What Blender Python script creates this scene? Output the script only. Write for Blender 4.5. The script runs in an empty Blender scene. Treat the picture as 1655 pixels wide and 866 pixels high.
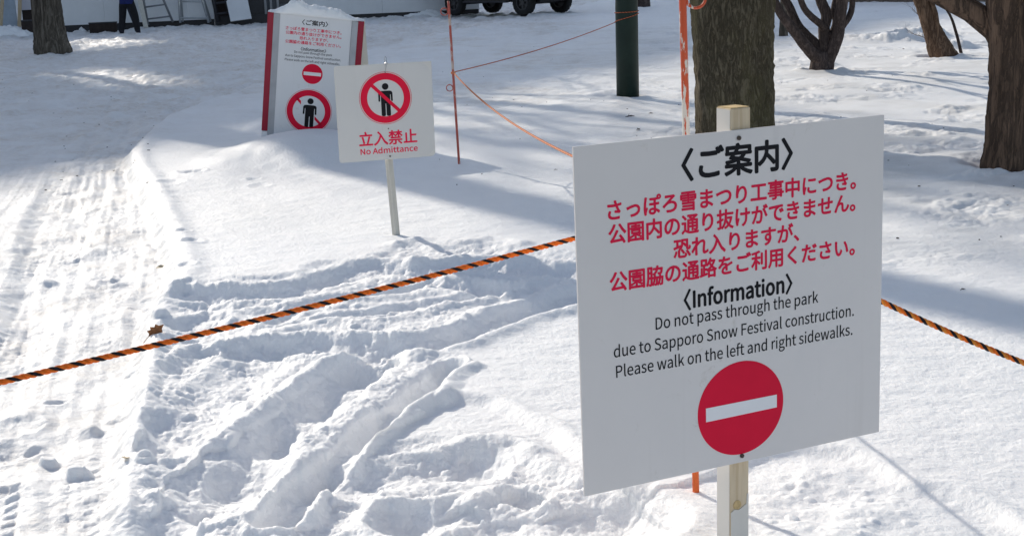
import bpy, math, random, json, zlib, base64
import numpy as np
from mathutils import Vector, Matrix
random.seed(7)
PI = math.pi
rad = math.radians
scene = bpy.context.scene
C = scene.collection

# ------------------------------------------------------------------ camera
EYE = 1.6
FPX, PW, PH = 2200.0, 1655.0, 866.0          # focal length and size of the photograph in its own pixels
ROLL = 0.035
PITCH = math.atan((433 + 67) * math.cos(ROLL) / FPX)
cam = bpy.data.cameras.new('camera')
cam.sensor_width = 36.0
cam.lens = 36.0 * FPX / PW
cam.clip_start = 0.05
cam.clip_end = 2000
co = bpy.data.objects.new('camera', cam)
C.objects.link(co)
_r, _f, _u = Vector((1, 0, 0)), Vector((0, math.cos(PITCH), -math.sin(PITCH))), Vector((0, math.sin(PITCH), math.cos(PITCH)))
_r2 = _r * math.cos(ROLL) - _u * math.sin(ROLL)
_u2 = _r * math.sin(ROLL) + _u * math.cos(ROLL)
m3 = Matrix((_r2, _u2, -_f)).transposed()
co.matrix_world = Matrix.Translation((0, 0, EYE)) @ m3.to_4x4()
scene.camera = co

# ------------------------------------------------------------------ light
SUN_AZ, SUN_EL = 123.5, 27.0                 # degrees counter-clockwise from +X, height
w = bpy.data.worlds.new('World')
scene.world = w
w.use_nodes = True
nt = w.node_tree
nt.nodes.clear()
sky = nt.nodes.new('ShaderNodeTexSky')
sky.sky_type = 'NISHITA'
sky.sun_disc = False
sky.sun_elevation = rad(SUN_EL)
sky.sun_rotation = rad(90.0 - SUN_AZ)
bg = nt.nodes.new('ShaderNodeBackground')
bg.inputs['Strength'].default_value = 0.122
wo = nt.nodes.new('ShaderNodeOutputWorld')
hz = nt.nodes.new('ShaderNodeHueSaturation')          # lowers the saturation of the sky blue
hz.inputs['Saturation'].default_value = 0.78
nt.links.new(sky.outputs[0], hz.inputs['Color'])
nt.links.new(hz.outputs[0], bg.inputs[0])
nt.links.new(bg.outputs[0], wo.inputs[0])
sl = bpy.data.lights.new('sun', 'SUN')
sl.energy = 3.5
sl.angle = rad(0.53)
sl.color = (1.0, 0.92, 0.80)
so = bpy.data.objects.new('sun', sl)
C.objects.link(so)
SUN = Vector((math.cos(rad(SUN_AZ)) * math.cos(rad(SUN_EL)), math.sin(rad(SUN_AZ)) * math.cos(rad(SUN_EL)), math.sin(rad(SUN_EL))))
so.rotation_euler = SUN.to_track_quat('Z', 'Y').to_euler()
so.location = (0, 0, 30)
scene.view_settings.view_transform = 'Standard'
scene.view_settings.look = 'None'
scene.view_settings.gamma = 1
scene.view_settings.use_curve_mapping = False
scene.view_settings.exposure = 0.30


# ------------------------------------------------------------------ measuring helpers
def ray(u, v):
    x, y = (u - PW / 2) / FPX, -(v - PH / 2) / FPX
    d = _r2 * x + _u2 * y + _f
    return d


def G(u, v, z=0.0):
    """where the sight line of a photograph pixel meets the level z"""
    d = ray(u, v)
    t = (z - EYE) / d.z
    return d.x * t, d.y * t


def at_depth(u, v, y):
    d = ray(u, v)
    t = y / d.y
    return Vector((d.x * t, y, EYE + d.z * t))


# ------------------------------------------------------------------ node helpers
def material(name, rough=0.8, spec=0.3, metallic=0.0):
    m = bpy.data.materials.new(name)
    m.use_nodes = True
    b = m.node_tree.nodes['Principled BSDF']
    b.inputs['Roughness'].default_value = rough
    b.inputs['Specular IOR Level'].default_value = spec
    b.inputs['Metallic'].default_value = metallic
    return m, m.node_tree, b


def node(nt, t, **kw):
    n = nt.nodes.new(t)
    for k, v in kw.items():
        if k in n.inputs.keys() if hasattr(n.inputs, 'keys') else False:
            n.inputs[k].default_value = v
        else:
            setattr(n, k, v)
    return n


def coords(nt, scale=(1, 1, 1), rot=(0, 0, 0)):
    tc = nt.nodes.new('ShaderNodeTexCoord')
    mp = nt.nodes.new('ShaderNodeMapping')
    mp.inputs['Scale'].default_value = scale
    mp.inputs['Rotation'].default_value = rot
    nt.links.new(tc.outputs['Object'], mp.inputs[0])
    return mp.outputs[0]


def noise(nt, vec, scale, detail=4, rough=0.55, dist=0.0):
    n = nt.nodes.new('ShaderNodeTexNoise')
    n.inputs['Scale'].default_value = scale
    n.inputs['Detail'].default_value = detail
    n.inputs['Roughness'].default_value = rough
    n.inputs['Distortion'].default_value = dist
    if vec is not None:
        nt.links.new(vec, n.inputs['Vector'])
    return n.outputs[0]


def ramp(nt, fac, stops, interp='LINEAR'):
    r = nt.nodes.new('ShaderNodeValToRGB')
    r.color_ramp.interpolation = interp
    el = r.color_ramp.elements
    while len(el) < len(stops):
        el.new(0.5)
    for e, (p, c) in zip(el, stops):
        e.position = p
        e.color = (c[0], c[1], c[2], 1) if not isinstance(c, (int, float)) else (c, c, c, 1)
    nt.links.new(fac, r.inputs[0])
    return r.outputs[0]


def mixc(nt, fac, a, b, mode='MIX'):
    n = nt.nodes.new('ShaderNodeMix')
    n.data_type = 'RGBA'
    n.blend_type = mode
    for sock, val in ((n.inputs[0], fac), (n.inputs[6], a), (n.inputs[7], b)):
        if isinstance(val, (int, float)):
            sock.default_value = val
        elif isinstance(val, tuple):
            sock.default_value = (val[0], val[1], val[2], 1)
        else:
            nt.links.new(val, sock)
    return n.outputs[2]


def maths(nt, op, a, b=0.0):
    n = nt.nodes.new('ShaderNodeMath')
    n.operation = op
    for i, val in enumerate((a, b)):
        if isinstance(val, (int, float)):
            n.inputs[i].default_value = val
        else:
            nt.links.new(val, n.inputs[i])
    return n.outputs[0]


def bump(nt, bsdf, height, strength=0.5, dist=0.01):
    b = nt.nodes.new('ShaderNodeBump')
    b.inputs['Strength'].default_value = strength
    b.inputs['Distance'].default_value = dist
    nt.links.new(height, b.inputs['Height'])
    nt.links.new(b.outputs[0], bsdf.inputs['Normal'])


def plain(name, col, rough=0.6, spec=0.3, metallic=0.0, vary=0.12, scale=6.0, bumpy=0.0, bscale=60.0):
    """one colour, broken up by a little wear"""
    m, nt, b = material(name, rough, spec, metallic)
    v = coords(nt)
    n = noise(nt, v, scale, 5, 0.6)
    lo = tuple(max(0, c * (1 - vary)) for c in col)
    hi = tuple(min(1, c * (1 + vary)) for c in col)
    nt.links.new(ramp(nt, n, [(0.3, lo), (0.7, hi)]), b.inputs['Base Color'])
    if bumpy:
        bump(nt, b, noise(nt, v, bscale, 3), bumpy, 0.003)
    return m


M = {}


def snow_material():
    m, nt, b = material('snow', 0.55, 0.25)
    v = coords(nt)
    at = nt.nodes.new('ShaderNodeAttribute')
    at.attribute_name = 'wear'
    du = nt.nodes.new('ShaderNodeAttribute')
    du.attribute_name = 'dust'
    n1 = noise(nt, v, 2.2, 6, 0.65, 0.3)
    n2 = noise(nt, v, 14.0, 5, 0.65)
    n3 = noise(nt, v, 0.45, 4, 0.6)
    # brown grit driven into the wheel tracks, grey dust on old snow
    grit = maths(nt, 'MULTIPLY', ramp(nt, n1, [(0.40, 0.0), (0.66, 1.0)]), ramp(nt, n2, [(0.35, 0.1), (0.7, 1.0)]))
    grit = maths(nt, 'MULTIPLY', grit, at.outputs['Fac'])
    base = mixc(nt, ramp(nt, n3, [(0.35, 0.0), (0.7, 1.0)]), (0.93, 0.935, 0.945), (0.89, 0.895, 0.90))
    base = mixc(nt, maths(nt, 'MULTIPLY', at.outputs['Fac'], 0.55), base, (0.80, 0.79, 0.77))   # packed, slightly dirty
    c = mixc(nt, grit, base, (0.56, 0.48, 0.40))
    dust = maths(nt, 'MULTIPLY', du.outputs['Fac'], ramp(nt, n1, [(0.25, 0.45), (0.75, 1.0)]))
    c = mixc(nt, dust, c, (0.50, 0.485, 0.455))
    nt.links.new(c, b.inputs['Base Color'])
    # grain
    g1 = noise(nt, v, 160.0, 3, 0.7)
    g2 = noise(nt, v, 45.0, 4, 0.65)
    hgt = maths(nt, 'ADD', maths(nt, 'MULTIPLY', g1, 0.35), g2)
    bump(nt, b, hgt, 0.7, 0.010)
    b.inputs['Subsurface Weight'].default_value = 0.7
    b.inputs['Subsurface Radius'].default_value = (1.0, 0.97, 0.95)
    b.inputs['Subsurface Scale'].default_value = 0.022
    return m


def bark_material(name, dark, light, moss=None, vs=9.0, stretch=0.16, bd=0.03):
    """long broken ridges with dark cracks between them"""
    m, nt, b = material(name, 0.92, 0.15)
    v = coords(nt, (1, 1, stretch))
    n1 = noise(nt, v, vs, 6, 0.68, 0.9)
    n2 = noise(nt, v, vs * 4.0, 5, 0.7, 0.4)
    n3 = noise(nt, coords(nt, (1, 1, 0.5)), 2.2, 5, 0.6)
    crack = maths(nt, 'MULTIPLY', maths(nt, 'ABSOLUTE', maths(nt, 'SUBTRACT', n1, 0.5)), 5.0)
    ridge = ramp(nt, crack, [(0.0, 0.0), (0.45, 1.0)])
    hh = maths(nt, 'ADD', maths(nt, 'MULTIPLY', ridge, 0.35), maths(nt, 'MULTIPLY', n2, 0.75))
    c = ramp(nt, hh, [(0.2, tuple(x * 0.5 for x in dark)), (0.5, dark), (0.95, light)])
    patch = ramp(nt, n3, [(0.35, 0.75), (0.7, 1.25)])
    c = mixc(nt, 1.0, c, patch, 'MULTIPLY')
    if moss:
        c = mixc(nt, maths(nt, 'MULTIPLY', ramp(nt, n3, [(0.45, 0.0), (0.66, 0.8)]), ramp(nt, n2, [(0.35, 0.2), (0.65, 1.0)])), c, moss)
    nt.links.new(c, b.inputs['Base Color'])
    bump(nt, b, hh, 0.9, bd)
    return m


def wood_material(name, light, dark, axis='Z'):
    m, nt, b = material(name, 0.7, 0.25)
    sc = {'Z': (30, 30, 1.6), 'X': (1.6, 30, 30)}[axis]
    v = coords(nt, sc)
    n = noise(nt, v, 1.4, 5, 0.6, 0.8)
    n2 = noise(nt, coords(nt), 18, 4, 0.6)
    c = ramp(nt, n, [(0.3, dark), (0.6, light), (0.8, tuple(min(1, x * 1.1) for x in light))])
    c = mixc(nt, ramp(nt, n2, [(0.55, 0.0), (0.75, 0.5)]), c, tuple(x * 0.75 for x in light))
    nt.links.new(c, b.inputs['Base Color'])
    bump(nt, b, n, 0.25, 0.002)
    return m


def board_material(name, col, through=0.0, stain=(0.45, 0.40, 0.34)):
    """white coated sign board with faint smears; 'through' lets light pass a thin sheet"""
    m, nt, b = material(name, 0.38, 0.4)
    v = coords(nt)
    n = noise(nt, v, 3.0, 6, 0.6)
    n2 = noise(nt, v, 17.0, 5, 0.75, 0.6)
    c = ramp(nt, n, [(0.3, tuple(x * 0.95 for x in col)), (0.7, col)])
    f = maths(nt, 'MULTIPLY', ramp(nt, n2, [(0.57, 0.0), (0.70, 0.8)]), ramp(nt, n, [(0.55, 0.0), (0.66, 1.0)]))
    c = mixc(nt, f, c, stain)
    st = noise(nt, coords(nt, (14, 14, 0.7)), 1.0, 4, 0.6)      # faint runs of melt water
    c = mixc(nt, ramp(nt, st, [(0.60, 0.0), (0.80, 0.10)]), c, tuple(x * 0.72 for x in stain))
    nt.links.new(c, b.inputs['Base Color'])
    bump(nt, b, noise(nt, v, 9, 3), 0.06, 0.003)
    if through:
        t = nt.nodes.new('ShaderNodeBsdfTranslucent')
        t.inputs[0].default_value = (0.85, 0.80, 0.72, 1)
        mx = nt.nodes.new('ShaderNodeMixShader')
        mx.inputs[0].default_value = through
        nt.links.new(b.outputs[0], mx.inputs[1])
        nt.links.new(t.outputs[0], mx.inputs[2])
        nt.links.new(mx.outputs[0], nt.nodes['Material Output'].inputs[0])
    return m


def peeled_material(name, paint, under, lo, hi, z0, z1):
    """paint flaking off a rod; more is gone between heights z0..z1"""
    m, nt, b = material(name, 0.55, 0.4)
    v = coords(nt, (1, 1, 0.22))
    n = noise(nt, v, 55, 5, 0.62)
    tc = nt.nodes.new('ShaderNodeTexCoord')
    sp = nt.nodes.new('ShaderNodeSeparateXYZ')
    nt.links.new(tc.outputs['Object'], sp.inputs[0])
    mr = nt.nodes.new('ShaderNodeMapRange')
    mr.interpolation_type = 'SMOOTHSTEP'
    mr.inputs[1].default_value, mr.inputs[2].default_value = z0, z1
    mr.inputs[3].default_value, mr.inputs[4].default_value = hi, lo
    nt.links.new(sp.outputs[2], mr.inputs[0])
    f = ramp(nt, maths(nt, 'ADD', n, mr.outputs[0]), [(0.49, 0.0), (0.51, 1.0)])
    nt.links.new(mixc(nt, f, paint, under), b.inputs['Base Color'])
    bump(nt, b, f, 0.4, 0.001)
    return m


M['snow'] = snow_material()
M['bark_big'] = bark_material('bark_mossy', (0.115, 0.094, 0.062), (0.27, 0.225, 0.155), (0.13, 0.118, 0.045), 22, 0.22, 0.02)
M['bark_brown'] = bark_material('bark_brown', (0.098, 0.066, 0.048), (0.25, 0.16, 0.108), None, 12, 0.09, 0.015)
M['bark_grey'] = bark_material('bark_grey', (0.085, 0.072, 0.058), (0.23, 0.20, 0.165), None, 7, 0.10, 0.02)
M['bark_smooth'] = bark_material('bark_smooth', (0.058, 0.044, 0.040), (0.13, 0.098, 0.088), None, 14, 0.3, 0.008)
M['bark_tan'] = bark_material('bark_tan', (0.10, 0.062, 0.042), (0.24, 0.16, 0.11), None, 16, 0.12, 0.015)
M['pine_post'] = wood_material('pine_post', (0.66, 0.54, 0.38), (0.50, 0.37, 0.23))
M['grey_post'] = wood_material('weathered_white_post', (0.60, 0.58, 0.52), (0.46, 0.44, 0.39))
M['plank'] = wood_material('plank_wood', (0.50, 0.40, 0.28), (0.34, 0.26, 0.17))
M['endgrain'] = plain('end_grain', (0.55, 0.40, 0.20), 0.85, vary=0.3, scale=60, bumpy=0.5, bscale=120)
M['board'] = board_material('white_sign_board', (0.72, 0.68, 0.66))
M['board_edge'] = plain('sign_board_edge', (0.70, 0.69, 0.67), 0.6)
M['plastic'] = board_material('thin_white_plastic', (0.72, 0.71, 0.68), 0.22)
M['plastic_back'] = board_material('thin_white_backing', (0.82, 0.82, 0.80), 0.30)
M['panel'] = board_material('information_panel', (0.74, 0.745, 0.76))
M['bevel'] = plain('grey_bevel', (0.42, 0.43, 0.45), 0.5)
M['cream'] = board_material('cream_side_board', (0.74, 0.70, 0.60), 0.25)
M['sign_red'] = plain('sign_red', (0.72, 0.010, 0.045), 0.6, 0.12, vary=0.05)
M['text_red'] = plain('lettering_red', (0.74, 0.014, 0.065), 0.6, 0.12, vary=0.04)
M['text_black'] = plain('lettering_black', (0.014, 0.014, 0.017), 0.65, 0.1, vary=0.2)
M['edge_red'] = plain('edge_red', (0.30, 0.008, 0.03), 0.4, 0.35, vary=0.08)
M['sign_white'] = plain('sign_white', (0.80, 0.79, 0.80), 0.45, vary=0.03)
M['screw'] = plain('rusty_screw', (0.10, 0.08, 0.07), 0.5, 0.5, 0.6, 0.4, 200)
M['wire'] = plain('galvanised_wire', (0.5, 0.5, 0.5), 0.35, 0.5, 0.9)
M['rope_orange'] = plain('rope_orange', (0.86, 0.17, 0.02), 0.7, 0.2, vary=0.18, scale=150, bumpy=0.6, bscale=500)
M['rope_black'] = plain('rope_black', (0.018, 0.015, 0.02), 0.7, 0.2, vary=0.3, scale=150, bumpy=0.6, bscale=500)
M['rope_faded'] = plain('rope_faded', (0.62, 0.20, 0.10), 0.75, 0.2, vary=0.25, scale=120)
M['stake_front'] = peeled_material('flaked_red_paint', (0.56, 0.085, 0.03), (0.66, 0.62, 0.56), -0.10, 0.12, 1.00, 1.40)
M['stake_low'] = plain('orange_paint', (0.66, 0.12, 0.02), 0.5, 0.4, vary=0.1)
M['stake_far'] = peeled_material('flaked_dull_red_paint', (0.42, 0.085, 0.06), (0.52, 0.40, 0.34), -0.04, -0.1, 0.5, 1.2)
M['green_paint'] = plain('dark_green_paint', (0.012, 0.026, 0.020), 0.5, 0.25, vary=0.25, scale=4, bumpy=0.15, bscale=30)
M['white_wall'] = plain('white_site_panel', (0.70, 0.71, 0.73), 0.6, vary=0.07, scale=1.2)
M['grey_wall'] = plain('grey_site_panel', (0.50, 0.50, 0.56), 0.6, vary=0.07, scale=1.2)
M['dark'] = plain('dark_metal', (0.022, 0.022, 0.028), 0.5, 0.4, vary=0.3)
M['dark_wood'] = plain('dark_timber', (0.028, 0.020, 0.018), 0.8, vary=0.4, scale=10)
M['cabin'] = plain('dark_grey_cladding', (0.075, 0.085, 0.10), 0.5, vary=0.15)
M['alu'] = plain('aluminium', (0.42, 0.44, 0.46), 0.35, 0.5, 0.8)
M['alu_dark'] = plain('dull_aluminium', (0.20, 0.21, 0.23), 0.45, 0.5, 0.6)
M['glass'] = plain('dark_glass', (0.02, 0.025, 0.03), 0.06, 0.6)
M['blue_jacket'] = plain('blue_jacket', (0.010, 0.018, 0.11), 0.8, vary=0.25, scale=10)
M['black_cloth'] = plain('black_trousers', (0.012, 0.012, 0.016), 0.85, vary=0.4, scale=12)
M['boot'] = plain('dark_boots', (0.015, 0.016, 0.03), 0.6)
M['skin'] = plain('skin', (0.55, 0.36, 0.26), 0.6, vary=0.05)
M['hat'] = plain('knit_hat', (0.03, 0.03, 0.04), 0.9)
M['car_paint'] = plain('black_car_paint', (0.012, 0.012, 0.014), 0.25, 0.5, vary=0.1)
M['tyre'] = plain('tyre_rubber', (0.016, 0.016, 0.017), 0.85, vary=0.3, scale=20, bumpy=0.4, bscale=40)
M['rim'] = plain('dark_rim', (0.06, 0.06, 0.065), 0.4, 0.5, 0.7)
M['lamp'] = plain('lamp_lens', (0.6, 0.6, 0.6), 0.1, 0.6)
M['tail'] = plain('tail_lens', (0.3, 0.01, 0.01), 0.15, 0.6)
M['concrete'] = plain('shade_slab_concrete', (0.36, 0.35, 0.34), 0.85, vary=0.15, scale=0.2)
M['fence'] = plain('brown_fence', (0.16, 0.125, 0.10), 0.85, vary=0.3, scale=3)
M['leaf'] = plain('dry_leaf', (0.30, 0.13, 0.055), 0.7, vary=0.35, scale=40)
M['leaf_pale'] = plain('pale_dry_leaf', (0.62, 0.52, 0.36), 0.7, vary=0.3, scale=40)
M['twig'] = plain('twig', (0.05, 0.04, 0.035), 0.9)


# ------------------------------------------------------------------ mesh helpers
class MB:
    """collects shapes and links them as ONE mesh object"""

    def __init__(self):
        self.v, self.f, self.mi = [], [], []

    def add(self, verts, faces, mi=0, T=None):
        o = len(self.v)
        self.v += [tuple(T @ Vector(p)) if T is not None else tuple(p) for p in verts]
        self.f += [tuple(i + o for i in f) for f in faces]
        self.mi += [mi] * len(faces)
        return self

    def box(self, c, s, T=None, mi=0, bev=0.0):
        x, y, z = (k / 2 for k in s)
        if bev <= 0:
            vs = [(c[0] + a * x, c[1] + b * y, c[2] + d * z) for d in (-1, 1) for a, b in ((-1, -1), (1, -1), (1, 1), (-1, 1))]
            fs = [(3, 2, 1, 0), (4, 5, 6, 7), (0, 1, 5, 4), (1, 2, 6, 5), (2, 3, 7, 6), (3, 0, 4, 7)]
            return self.add(vs, fs, mi, T)
        import bmesh
        bm = bmesh.new()
        bmesh.ops.create_cube(bm, size=1)
        for v in bm.verts:
            v.co = Vector((v.co.x * s[0], v.co.y * s[1], v.co.z * s[2]))
        bmesh.ops.bevel(bm, geom=bm.edges[:], offset=bev, segments=2, profile=0.6, affect='EDGES')
        bm.verts.index_update()
        vs = [tuple(v.co + Vector(c)) for v in bm.verts]
        fs = [tuple(v.index for v in f.verts) for f in bm.faces]
        bm.free()
        return self.add(vs, fs, mi, T)

    def tube(self, pts, radii, n=10, mi=0, T=None, cap=True, rough=0.0, seed=0):
        pts = [Vector(p) for p in pts]
        rnd = random.Random(seed)
        if not isinstance(radii, (list, tuple)):
            radii = [radii] * len(pts)
        vs, fs = [], []
        t0 = (pts[1] - pts[0]).normalized()
        up = Vector((0, 0, 1)) if abs(t0.z) < 0.9 else Vector((1, 0, 0))
        a = t0.cross(up).normalized()
        for i, p in enumerate(pts):
            t = (pts[min(i + 1, len(pts) - 1)] - pts[max(i - 1, 0)]).normalized()
            a = (a - t * a.dot(t)).normalized()
            b = t.cross(a)
            for k in range(n):
                an = 2 * PI * k / n
                r = radii[i] * (1 + rough * (rnd.random() - 0.5))
                vs.append(p + (a * math.cos(an) + b * math.sin(an)) * r)
        for i in range(len(pts) - 1):
            for k in range(n):
                fs.append((i * n + k, i * n + (k + 1) % n, (i + 1) * n + (k + 1) % n, (i + 1) * n + k))
        if cap:
            fs.append(tuple(range(n - 1, -1, -1)))
            fs.append(tuple((len(pts) - 1) * n + k for k in range(n)))
        return self.add(vs, fs, mi, T)

    def prism(self, poly, y0, y1, T=None, mi=0):
        """an outline in the x-z plane given thickness along y"""
        n = len(poly)
        vs = [(x, y0, z) for x, z in poly] + [(x, y1, z) for x, z in poly]
        fs = [tuple(range(n)), tuple(range(2 * n - 1, n - 1, -1))]
        fs += [(i, i + n, (i + 1) % n + n, (i + 1) % n) for i in range(n)]
        return self.add(vs, fs, mi, T)

    def ring(self, cx, cz, ro, ri, y0, y1, n=72, T=None, mi=0, kx=1.0):
        vs, fs = [], []
        for k in range(n):
            a = 2 * PI * k / n
            for r, y in ((ro, y0), (ri, y0), (ri, y1), (ro, y1)):
                vs.append((cx + r * kx * math.cos(a), y, cz + r * math.sin(a)))
        for k in range(n):
            j = (k + 1) % n
            for q in range(4):
                fs.append((k * 4 + q, k * 4 + (q + 1) % 4, j * 4 + (q + 1) % 4, j * 4 + q))
        return self.add(vs, fs, mi, T)

    def ico(self, c, r, sub=2, T=None, mi=0, sc=(1, 1, 1), rough=0.0, seed=0):
        import bmesh
        rnd = random.Random(seed)
        bm = bmesh.new()
        bmesh.ops.create_icosphere(bm, subdivisions=sub, radius=1)
        bm.verts.index_update()
        vs = []
        for v in bm.verts:
            k = r * (1 + rough * (rnd.random() - 0.5))
            vs.append((c[0] + v.co.x * k * sc[0], c[1] + v.co.y * k * sc[1], c[2] + v.co.z * k * sc[2]))
        fs = [tuple(v.index for v in f.verts) for f in bm.faces]
        bm.free()
        return self.add(vs, fs, mi, T)

    def build(self, name, mats, parent=None, smooth=False, loc=None):
        me = bpy.data.meshes.new(name)
        me.from_pydata(self.v, [], self.f)
        if not isinstance(mats, (list, tuple)):
            mats = [mats]
        for m in mats:
            me.materials.append(m)
        me.polygons.foreach_set('material_index', self.mi)
        if smooth:
            me.polygons.foreach_set('use_smooth', [True] * len(me.polygons))
        me.update()
        import bmesh
        bm = bmesh.new()
        bm.from_mesh(me)
        bmesh.ops.recalc_face_normals(bm, faces=bm.faces[:])
        bm.to_mesh(me)
        bm.free()
        o = bpy.data.objects.new(name, me)
        C.objects.link(o)
        if parent is not None:
            o.parent = parent
        if loc is not None:
            o.location = loc
        return o


def tag(o, label, cat, group=None):
    o['label'] = label
    o['category'] = cat
    if group:
        o['group'] = group
    return o


def thing(name, label, cat, loc=(0, 0, 0), rz=0.0, group=None, rot=None):
    o = bpy.data.objects.new(name, None)
    o.empty_display_size = 0.2
    C.objects.link(o)
    o.location = loc
    o.rotation_euler = rot if rot is not None else (0, 0, rz)
    return tag(o, label, cat, group)


def disc_poly(cx, cz, r, n=72, kx=1.0):
    return [(cx + r * kx * math.cos(2 * PI * k / n), cz + r * math.sin(2 * PI * k / n)) for k in range(n)]


def rounded(x0, x1, z0, z1, radii, n=8):
    """rounded rectangle outline; radii for (x1,z1), (x0,z1), (x0,z0), (x1,z0)"""
    out = []
    for (cx, cz, sx, sz, a0), r in zip(((x1, z1, -1, -1, 0), (x0, z1, 1, -1, 90), (x0, z0, 1, 1, 180), (x1, z0, -1, 1, 270)), radii):
        if r <= 0:
            out.append((cx, cz))
            continue
        for k in range(n + 1):
            a = rad(a0 + 90 * k / n)
            out.append((cx + sx * r + r * math.cos(a), cz + sz * r + r * math.sin(a)))
    return out


# ------------------------------------------------------------------ lettering
JP = ['さっぽろ雪まつり工事中につき。', '公園内の通り抜けができません。', '恐れ入りますが、', '公園脇の通路をご利用ください。']
EN = ['Do not pass through the park', 'due to Sapporo Snow Festival construction.', 'Please walk on the left and right sidewalks.']
HEAD, INFO, NOKANJI, NOENG = '〈ご案内〉', '〈Information〉', '立入禁止', 'No Admittance'
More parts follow.
